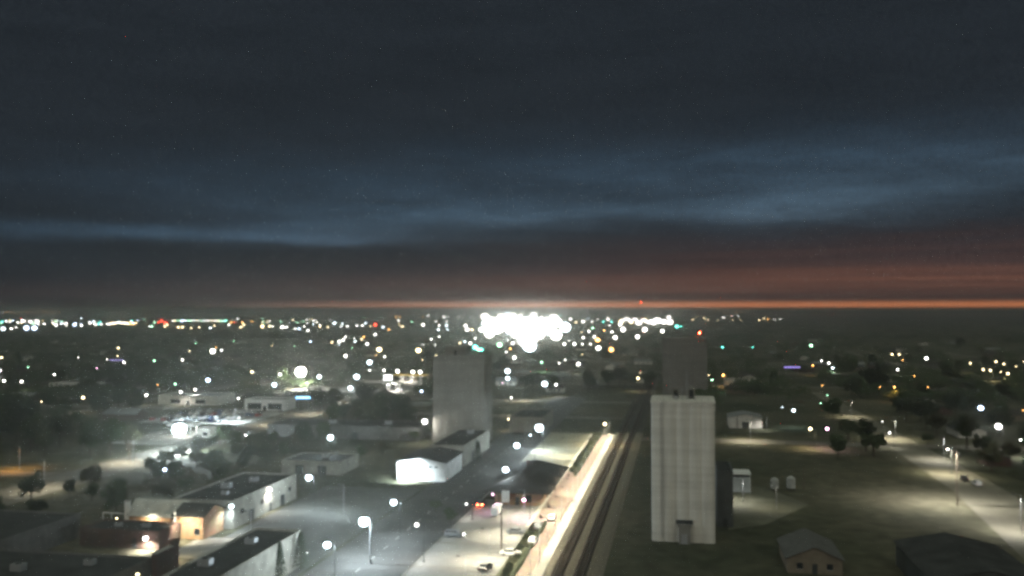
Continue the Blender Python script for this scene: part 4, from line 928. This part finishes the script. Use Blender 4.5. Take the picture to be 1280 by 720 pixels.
# ---------------------------------------------------------------- planting near the railway
def shrub_mesh(seed, r, h, m):
    rr_ = random.Random(seed); mb = MB()
    for i in range(260):
        d = Vector((rr_.gauss(0, 1), rr_.gauss(0, 1), abs(rr_.gauss(0, 1)))).normalized(); k = .55+.45*rr_.random()
        q = Vector((d.x*r*k, d.y*r*k, d.z*h*k+.1)); a = Vector((rr_.gauss(0, 1), rr_.gauss(0, 1), rr_.gauss(0, 1))).normalized()*.16; b = a.orthogonal().normalized()*.1
        mb.add([q-a, q+b, q+a, q-b], [(0, 1, 2, 3)])
    return mb.mesh('shrub', m)
SH = [shrub_mesh(i, [1., 1.3, .8][i], [.9, 1.2, 1.4][i], M['hedge'] if i != 1 else M['leaf3']) for i in range(3)]
rs = random.Random(21); n = 0
for seg, (va, vb, step, us) in enumerate(((150, 222, 3.4, (-35.8,)), (300, 388, 3.6, (-35.8,)))):
    v = va
    while v < vb:
        x, y = W(us[0]+rs.uniform(-.6, .6), v); o = link('shrub', SH[rs.randrange(3)], None, (x, y, .012), rs.uniform(0, 6)); s = rs.uniform(.7, 1.3); o.scale = (s, s, s)
        tag(o, 'low round shrub in the planted bed beside the %s, %s from the camera' % ('parking lot' if seg == 0 else 'far walkway', ordn(n if seg == 0 else n-N0)), 'shrub', 'shrubs in the beds beside the walkway'); v += step*rs.uniform(.8, 1.2); n += 1
    if seg == 0: N0 = n
def hedge(u0, u1, v0, v1, h, label):
    rr_ = random.Random(int(v0)); mb = MB(); mb.box(u0+.15, u1-.15, v0, v1, 0, h*.85)
    for i in range(int((v1-v0)*34)):
        q = Vector((rr_.choice([u0, u1, rr_.uniform(u0, u1)]), rr_.uniform(v0, v1), rr_.uniform(.1, h))); a = Vector((rr_.gauss(0, 1), rr_.gauss(0, 1), rr_.gauss(0, 1))).normalized()*.16; b = a.orthogonal().normalized()*.11
        mb.add([q-a, q+b, q+a, q-b], [(0, 1, 2, 3)])
    mb.v = [(*W(p[0], p[1]), p[2]) for p in mb.v]
    tag(mb.build('hedge', M['hedge']), label, 'hedge', 'hedges beside the walkway')
hedge(-34.2, -33.4, 150, 225, 1.1, 'dark clipped hedge between the parking lot beds and the brick paving'); hedge(-34.4, -33.4, 292, 388, 1.4, 'dark clipped hedge along the far part of the bright walkway')
# benches and planters on the plaza
for i, (u, v) in enumerate(((-36, 232), (-36, 246), (-36, 292))):
    x, y = W(u, v); t = tag(empty('park_bench', x, y, -A+R(90)), '%s wooden bench from the camera on the brick plaza' % ordn(i), 'bench', 'benches on the brick plaza')
    MB().box(-.9, .9, -.25, .25, .42, .48).build('seat', M['pole'], t); MB().box(-.9, .9, .25, .31, .55, .95).build('backrest', M['pole'], t)
    for s in (-.75, .75): MB().box(s-.05, s+.05, -.22, .3, 0, .415).build('leg', M['darkmetal'], t)

# ---------------------------------------------------------------- houses and trees of the residential blocks
HM = []
for i, (w, d, h, rh) in enumerate(((6, 4.5, 2.9, 2.0), (7.5, 5, 3.1, 2.3), (5, 4, 2.8, 1.8), (9, 5.5, 3.2, 2.2))):
    a = MB(); walls(a, -w, w, -d, d, h, rh, 'x'); b = MB(); gable_roof(b, -w, w, -d, d, h+.01, rh, along='x')
    wn = MB(); wn.box(-.7, .7, -.05, .05, 0, 1.2); dr = MB(); dr.box(-.5, .5, -.05, .05, 0, 2.1)
    HM.append((w, d, [a.mesh('wall', m) for m in (M['offwhite'], M['tan'], M['grey'], M['redbrick'])], [b.mesh('roof', m) for m in (M['shingle'], M['greyroof'], M['tar'])], wn.mesh('window', M['glass']), dr.mesh('door', M['darkmetal'])))
OCC = [(-250, -206, 236, 292), (-265, -186, 320, 480), (-180, -57, 130, 545), (-57, -16, 120, 620), (-20, 30, 140, 300), (10, 100, 120, 340), (15, 62, 370, 470), (-240, -180, 540, 690), (20, 60, 640, 690), (-445, -385, 535, 565), (-305, -255, 460, 500), (-30, 30, 570, 610), (-206, -184, 100, 3000), (80, 101, 100, 1500), (-80, -55, 100, 570), (-57, -15, 100, 625)]
def free(u, v, r):
    for a, b, c, d in OCC:
        if a-r < u < b+r and c-r < v < d+r: return False
    for vv in (383, 530, 452, 660, 800, 950, 262, 1150):
        if abs(v-vv) < 8+r: return False
    for uu in (-560, -440, -320, 220, 340, 470):
        if abs(u-uu) < 6+r: return False
    return True
rh_ = random.Random(17); placed = []
wl = ['pale', 'tan', 'grey', 'dark brick']
def area(x, y):
    px, py = PX(x, y, 0)
    if px > 860: return 'right'
    return 'left' if px < 420 else 'centre'
AR = {'right': 'dark blocks right of the elevators', 'left': 'dark blocks left of the avenue lights', 'centre': 'dark blocks below the far lights near the middle'}
nh = 0
for tries in range(6000):
    if nh >= 130: break
    px = rh_.uniform(-20, 1300); py = 400+112*rh_.random()**1.3 if rh_.random() < .8 else rh_.uniform(500, 590)
    x, y = G(px, py); u, v = UV(x, y); r = 9
    if y > 1600 or not free(u, v, r) or any((u-a)**2+(v-b)**2 < 22**2 for a, b in placed) or blocks_lamp(x, y, 5.2, 9): continue
    placed.append((u, v)); k = rh_.randrange(4); w, d, wm_, rm_, wn, dr = HM[k]; wi = rh_.randrange(4); ar = area(x, y)
    t = tag(empty('house', x, y, -A+rh_.choice([0, math.pi/2, math.pi])), '%s walled gabled house in the %s' % (wl[wi], AR[ar]), 'house', 'houses in the '+AR[ar])
    link('wall', wm_[wi], t); link('roof', rm_[rh_.randrange(3)], t)
    for s in (-w*.55, w*.5): link('window', wn, t, (s, -d-.02, 1))
    link('door', dr, t, (0, -d-.02, 0)); nh += 1
nt_ = 0; tp = []
for tries in range(20000):
    if nt_ >= 262: break
    q = rh_.random()
    if nt_ < 84: px, py = rh_.uniform(-20, 235), rh_.uniform(468, 590)
    elif nt_ < 96: px, py = rh_.uniform(735, 812), rh_.uniform(482, 492)
    elif nt_ < 150: px, py = rh_.uniform(1010, 1300), rh_.uniform(455, 600)
    elif nt_ < 172: px, py = rh_.uniform(398, 540), rh_.uniform(505, 540)
    else: px = rh_.uniform(-20, 1300); py = 404+92*rh_.random()**1.1
    x, y = G(px, py); u, v = UV(x, y)
    ti = rh_.randrange(6); cm, tm, h, rx = TREES[ti]; s = rh_.uniform(.95, 1.5)
    if y > 1700 or (not free(u, v, rx*.7) and not (150 <= nt_ < 172)) or any((u-a)**2+(v-b)**2 < 12**2 for a, b in placed) or any((u-a)**2+(v-b)**2 < 8**2 for a, b in tp) or blocks_lamp(x, y, h*s, rx*s): continue
    if tm is None: continue
    tp.append((u, v)); ar = area(x, y)
    t = tag(empty('leafy_tree', x, y, rh_.uniform(0, 6.28)), 'dark leafy tree in the '+AR[ar], 'tree', 'trees in the '+AR[ar]); t.scale = (s, s, s)
    link('crown', cm, t); link('trunk', tm, t); nt_ += 1
gv = random.Random(77); k_ = 0
for v_ in range(206, 350, 12):
    for u_ in range(-176, -138, 11):
        if gv.random() < .25: continue
        x, y = W(u_+gv.uniform(-3, 3), v_+gv.uniform(-4, 4)); cm, tm, h, rx = TREES[gv.randrange(6)]; s = gv.uniform(.6, 1.)
        if blocks_lamp(x, y, h*s, rx*s): continue
        t = tag(empty('leafy_tree', x, y, gv.uniform(0, 6)), 'dark low tree in the unlit ground right of the avenue', 'tree', 'trees right of the avenue'); t.scale = (s, s, s); link('crown', cm, t); link('trunk', tm, t)
for (px, py, k, s, lab) in ((452, 575, 0, .7, 'bushy tree right of the loading shed'), (478, 570, 3, .7, 'bushy tree left of the floodlit shed'), (540, 548, 1, .7, 'tree lit by the yard light at the foot of the old elevator'), (518, 552, 5, .7, 'low tree left of the old elevator foot'),
        (430, 530, 2, .9, 'tree in the dark grove behind the long hall, first from left'), (455, 525, 4, .9, 'tree in the dark grove behind the long hall, second from left'), (480, 522, 1, 1., 'tree in the dark grove behind the long hall, third from left'), (505, 518, 2, .9, 'tree in the dark grove behind the long hall, fourth from left'), (465, 538, 0, .9, 'tree in the front of the dark grove, left one'), (495, 534, 3, .9, 'tree in the front of the dark grove, right one'),
        (640, 606, 5, .55, 'small tree glowing warm left of the depot roof'), (650, 615, 5, .85, 'wide dark tree standing against the left side of the depot'), (684, 622, 3, .6, 'dark tree at the front right corner of the depot'), (563, 655, 0, .5, 'small dark street tree left of the grey car'), (545, 640, 5, .5, 'small dark street tree above the lone white lamp'), (1290, 600, 1, .9, 'dark tree at the right border beside the dirt street'), (1262, 578, 3, .9, 'dark tree right of the tall lit pole'), (1235, 566, 0, .8, 'dark tree just right of the tall lit pole'), (1160, 556, 5, .7, 'dark tree left of the tall lit pole')):
    cm, tm, h, rx = TREES[k]; x, y = G(px, py); t = tag(empty('leafy_tree', x, y, k), lab, 'tree', 'trees near the street'); t.scale = (s, s, s); link('crown', cm, t); link('trunk', tm, t)
# the rest of the tree cover between the blocks, past the individually built trees
rc = random.Random(41); mb = MB(); kept = 0
for c in range(9000):
    if kept >= 950: break
    px, py = rc.uniform(-20, 1300), 402+108*rc.random()**1.1
    if 560 < px < 810 and py > 455: continue
    x, y = G(px, py)
    if y > 1750 or y < 470: continue
    u, v = UV(x, y); r = rc.uniform(4, 8); hgt = rc.uniform(5, 10)
    if not free(u, v, r*.6) or blocks_lamp(x, y, hgt, r): continue
    kept += 1
    for i in range(60):
        d = Vector((rc.gauss(0, 1), rc.gauss(0, 1), rc.gauss(0, .8))).normalized()*rc.random()**.4
        q = Vector((x+d.x*r, y+d.y*r, hgt*.6+d.z*hgt*.4)); a = Vector((rc.gauss(0, 1), rc.gauss(0, 1), rc.gauss(0, 1))).normalized(); b = a.orthogonal().normalized(); a *= 1.1; b *= .8
        mb.add([q-a, q+b, q+a, q-b], [(0, 1, 2, 3)])
tag(mb.build('tree_cover', M['leaf0']), 'dense dark tree cover between the unlit town blocks', 'trees', kind='stuff')
# far woods: nobody could count the crowns
rw = random.Random(31); mb = MB()
for c in range(1500):
    y = 1650+rw.random()**1.6*5200; x = rw.uniform(-.64, .64)*y; hgt = rw.uniform(5, 9); r = rw.uniform(6, 14)
    u, v = UV(x, y)
    px, py = PX(x, y, 0)
    if (598 < px < 712 and py < 436) or (770 < px < 845 and py < 412): continue
    if blocks_lamp(x, y, hgt, r): hgt *= .35
    for i in range(26):
        a = rw.uniform(0, 6.283); k = rw.random()**.5; q = Vector((x+math.cos(a)*k*r, y+math.sin(a)*k*r, rw.uniform(.3, 1)*hgt*(1-.4*k*k)))
        d = Vector((rw.gauss(0, 1), rw.gauss(0, 1), rw.gauss(0, 1))).normalized(); e = d.orthogonal().normalized(); d *= 2.4; e *= 1.8
        mb.add([q-d, q+e, q+d, q-e], [(0, 1, 2, 3)])
tag(mb.build('far_woods', M['leaf2']), 'dark far-off tree canopy spreading to the horizon', 'woods', kind='stuff')

# ---------------------------------------------------------------- haze
hz = MB(); hz.box(-9500, 9500, -60, 11500, -1, 73)
m = bpy.data.materials.new('town haze'); m.use_nodes = True; N = m.node_tree.nodes; Lk = m.node_tree.links; N.clear()
out = N.new('ShaderNodeOutputMaterial'); pv = N.new('ShaderNodeVolumePrincipled')
pv.inputs['Color'].default_value = (.88, .92, .84, 1); pv.inputs['Density'].default_value = HAZE; pv.inputs['Anisotropy'].default_value = .8
Lk.new(pv.outputs[0], out.inputs['Volume'])
tag(hz.build('haze', m), 'thin pale night haze over the town', 'haze', kind='stuff')

# ---------------------------------------------------------------- sky (dusk under broken cloud) and glow added out of frame
w = bpy.data.worlds.new('World'); sc.world = w; w.use_nodes = True
N = w.node_tree.nodes; Lk = w.node_tree.links; bg = N['Background']
tc = N.new('ShaderNodeTexCoord'); sep = N.new('ShaderNodeSeparateXYZ'); Lk.new(tc.outputs['Generated'], sep.inputs[0])
def mth(op, a, b=None, c=None):
    n = N.new('ShaderNodeMath'); n.operation = op
    for i, v in enumerate((a, b, c)):
        if v is None: continue
        if isinstance(v, (int, float)): n.inputs[i].default_value = v
        else: Lk.new(v, n.inputs[i])
    return n.outputs[0]
az = mth('ARCTAN2', sep.outputs['X'], sep.outputs['Y']); el = mth('ARCSINE', sep.outputs['Z'])
AZ = lambda px: math.atan((px-640)/F0); EL = lambda py: math.atan((388-py)/F0)
cv = N.new('ShaderNodeCombineXYZ'); Lk.new(mth('MULTIPLY', az, 2.2), cv.inputs[0]); Lk.new(mth('MULTIPLY', el, 14.), cv.inputs[1])
ns = N.new('ShaderNodeTexNoise'); ns.inputs['Scale'].default_value = 2.2; ns.inputs['Detail'].default_value = 5; ns.inputs['Roughness'].default_value = .55; ns.inputs['Distortion'].default_value = .3
Lk.new(cv.outputs[0], ns.inputs['Vector'])
ns2 = N.new('ShaderNodeTexNoise'); ns2.inputs['Scale'].default_value = 260; ns2.inputs['Detail'].default_value = 2
Lk.new(tc.outputs['Generated'], ns2.inputs['Vector'])
wob = mth('MULTIPLY', mth('SUBTRACT', ns.outputs['Fac'], .5), .028)
elw = mth('ADD', el, wob)
def gauss(px, py, wx, wy, e=None):
    a = mth('DIVIDE', mth('SUBTRACT', az, AZ(px)), wx/F0); b = mth('DIVIDE', mth('SUBTRACT', e or elw, EL(py)), wy/F0)
    return mth('POWER', 2.718, mth('MULTIPLY', mth('ADD', mth('MULTIPLY', a, a), mth('MULTIPLY', b, b)), -1))
def sm(x, a, b):
    n = N.new('ShaderNodeMapRange'); n.interpolation_type = 'SMOOTHSTEP'; n.inputs['From Min'].default_value = a; n.inputs['From Max'].default_value = b; Lk.new(x, n.inputs['Value']); return n.outputs[0]
br = None
for (px, py, wx, wy, amp) in ((620, 268, 230, 13, .58), (290, 299, 250, 9, .75), (430, 285, 160, 8, .35), (1005, 262, 140, 22, .55), (1150, 215, 240, 38, .2), (760, 225, 420, 50, .22), (400, 245, 330, 30, .2), (870, 205, 160, 16, .15), (1230, 240, 120, 30, .2)):
    t_ = mth('MULTIPLY', gauss(px, py, wx, wy), amp); br = t_ if br is None else mth('ADD', br, t_)
cm_ = N.new('ShaderNodeCombineXYZ'); Lk.new(mth('MULTIPLY', az, 7.), cm_.inputs[0]); Lk.new(mth('MULTIPLY', el, 38.), cm_.inputs[1])
mot = N.new('ShaderNodeTexNoise'); mot.inputs['Scale'].default_value = 1.; mot.inputs['Detail'].default_value = 6; mot.inputs['Roughness'].default_value = .6; Lk.new(cm_.outputs[0], mot.inputs['Vector'])
br = mth('MULTIPLY', br, mth('MULTIPLY', mth('ADD', .55, mth('MULTIPLY', ns.outputs['Fac'], .9)), mth('ADD', -.1, mth('MULTIPLY', mot.outputs['Fac'], 2.2))))
right = sm(az, AZ(180), AZ(760))
hor = mth('MULTIPLY', gauss(1e-3+640, 383, 1e7, 4.6, el), right)
streak = N.new('ShaderNodeTexNoise'); streak.inputs['Scale'].default_value = 1.; streak.inputs['Detail'].default_value = 3
cs = N.new('ShaderNodeCombineXYZ'); Lk.new(mth('MULTIPLY', az, 2.), cs.inputs[0]); Lk.new(mth('MULTIPLY', el, 130.), cs.inputs[1]); Lk.new(cs.outputs[0], streak.inputs['Vector'])
stk = mth('ADD', .72, mth('MULTIPLY', sm(streak.outputs['Fac'], .36, .68), .42))
h2 = mth('MULTIPLY', gauss(1080, 354, 500, 16, el), .4); h3 = mth('MULTIPLY', gauss(1160, 324, 460, 26, elw), .12); h4 = mth('MULTIPLY', gauss(640, 374, 700, 16, el), .12)
def vscale(col, f, base=None):
    n = N.new('ShaderNodeVectorMath'); n.operation = 'SCALE'
    if isinstance(col, tuple): n.inputs[0].default_value = col
    else: Lk.new(col, n.inputs[0])
    if isinstance(f, (int, float)): n.inputs['Scale'].default_value = f
    else: Lk.new(f, n.inputs['Scale'])
    return n.outputs[0]
def vadd(a, b):
    n = N.new('ShaderNodeVectorMath'); n.operation = 'ADD'; Lk.new(a, n.inputs[0]); Lk.new(b, n.inputs[1]); return n.outputs[0]
grain = mth('ADD', .72, mth('MULTIPLY', ns2.outputs['Fac'], .56))
body_ = vscale((.0100, .0130, .0165), mth('ADD', .75, mth('MULTIPLY', ns.outputs['Fac'], .5)))
body_ = vadd(body_, vscale((.010, .034, .062), br))
body_ = vadd(body_, vscale((.62, .19, .06), hor))
for hh in (h2, h3, h4): body_ = vadd(body_, vscale((.16, .054, .024), mth('MULTIPLY', hh, stk)))
top = sm(el, R(22), R(60)); body_ = vadd(body_, vscale((.19, .21, .165), top))      # brightness added overhead, out of frame, to lift the dark ground
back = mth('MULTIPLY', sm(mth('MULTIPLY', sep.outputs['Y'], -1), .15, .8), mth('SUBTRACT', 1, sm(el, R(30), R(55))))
body_ = vadd(body_, vscale((.24, .23, .195), back))      # glow added to the sky behind the camera, lights walls facing it
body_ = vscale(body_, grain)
sky = N.new('ShaderNodeTexSky'); sky.sky_type = 'NISHITA'; sky.sun_disc = False; sky.sun_elevation = R(-4); sky.sun_rotation = R(35)
body_ = vadd(body_, vscale(sky.outputs[0], mth('MULTIPLY', br, .12)))
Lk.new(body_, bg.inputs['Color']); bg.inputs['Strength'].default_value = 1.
w.cycles.sampling_method = 'NONE'

# ---------------------------------------------------------------- camera
cam = bpy.data.cameras.new('camera'); co = bpy.data.objects.new('camera', cam); COL.objects.link(co)
cam.sensor_width = 36; cam.lens = 36*F0/1280; co.location = (0, 0, H); co.rotation_euler = (R(90)+TH, 0, 0)
cam.clip_start = .5; cam.clip_end = 60000
cam.dof.use_dof = True; cam.dof.focus_distance = 6.; cam.dof.aperture_fstop = cam.lens/1000/(6*2.1/880)   # focus left short of the town, as on the webcam
sc.camera = co
c = sc.cycles
sc.render.engine = 'CYCLES'
c.use_denoising = DN; c.denoiser = 'OPENIMAGEDENOISE'; c.denoising_input_passes = 'RGB_ALBEDO'; c.denoising_prefilter = 'FAST'
c.filter_width = 2.2
c.use_light_tree = True
c.max_bounces = 3; c.diffuse_bounces = 2; c.glossy_bounces = 1; c.volume_bounces = 0; c.transparent_max_bounces = 4
c.sample_clamp_indirect = .15; c.sample_clamp_direct = 40.
c.caustics_reflective = False; c.caustics_refractive = False
sc.view_settings.view_transform = 'Standard'; sc.view_settings.look = 'None'; sc.view_settings.exposure = .8; sc.view_settings.gamma = 1
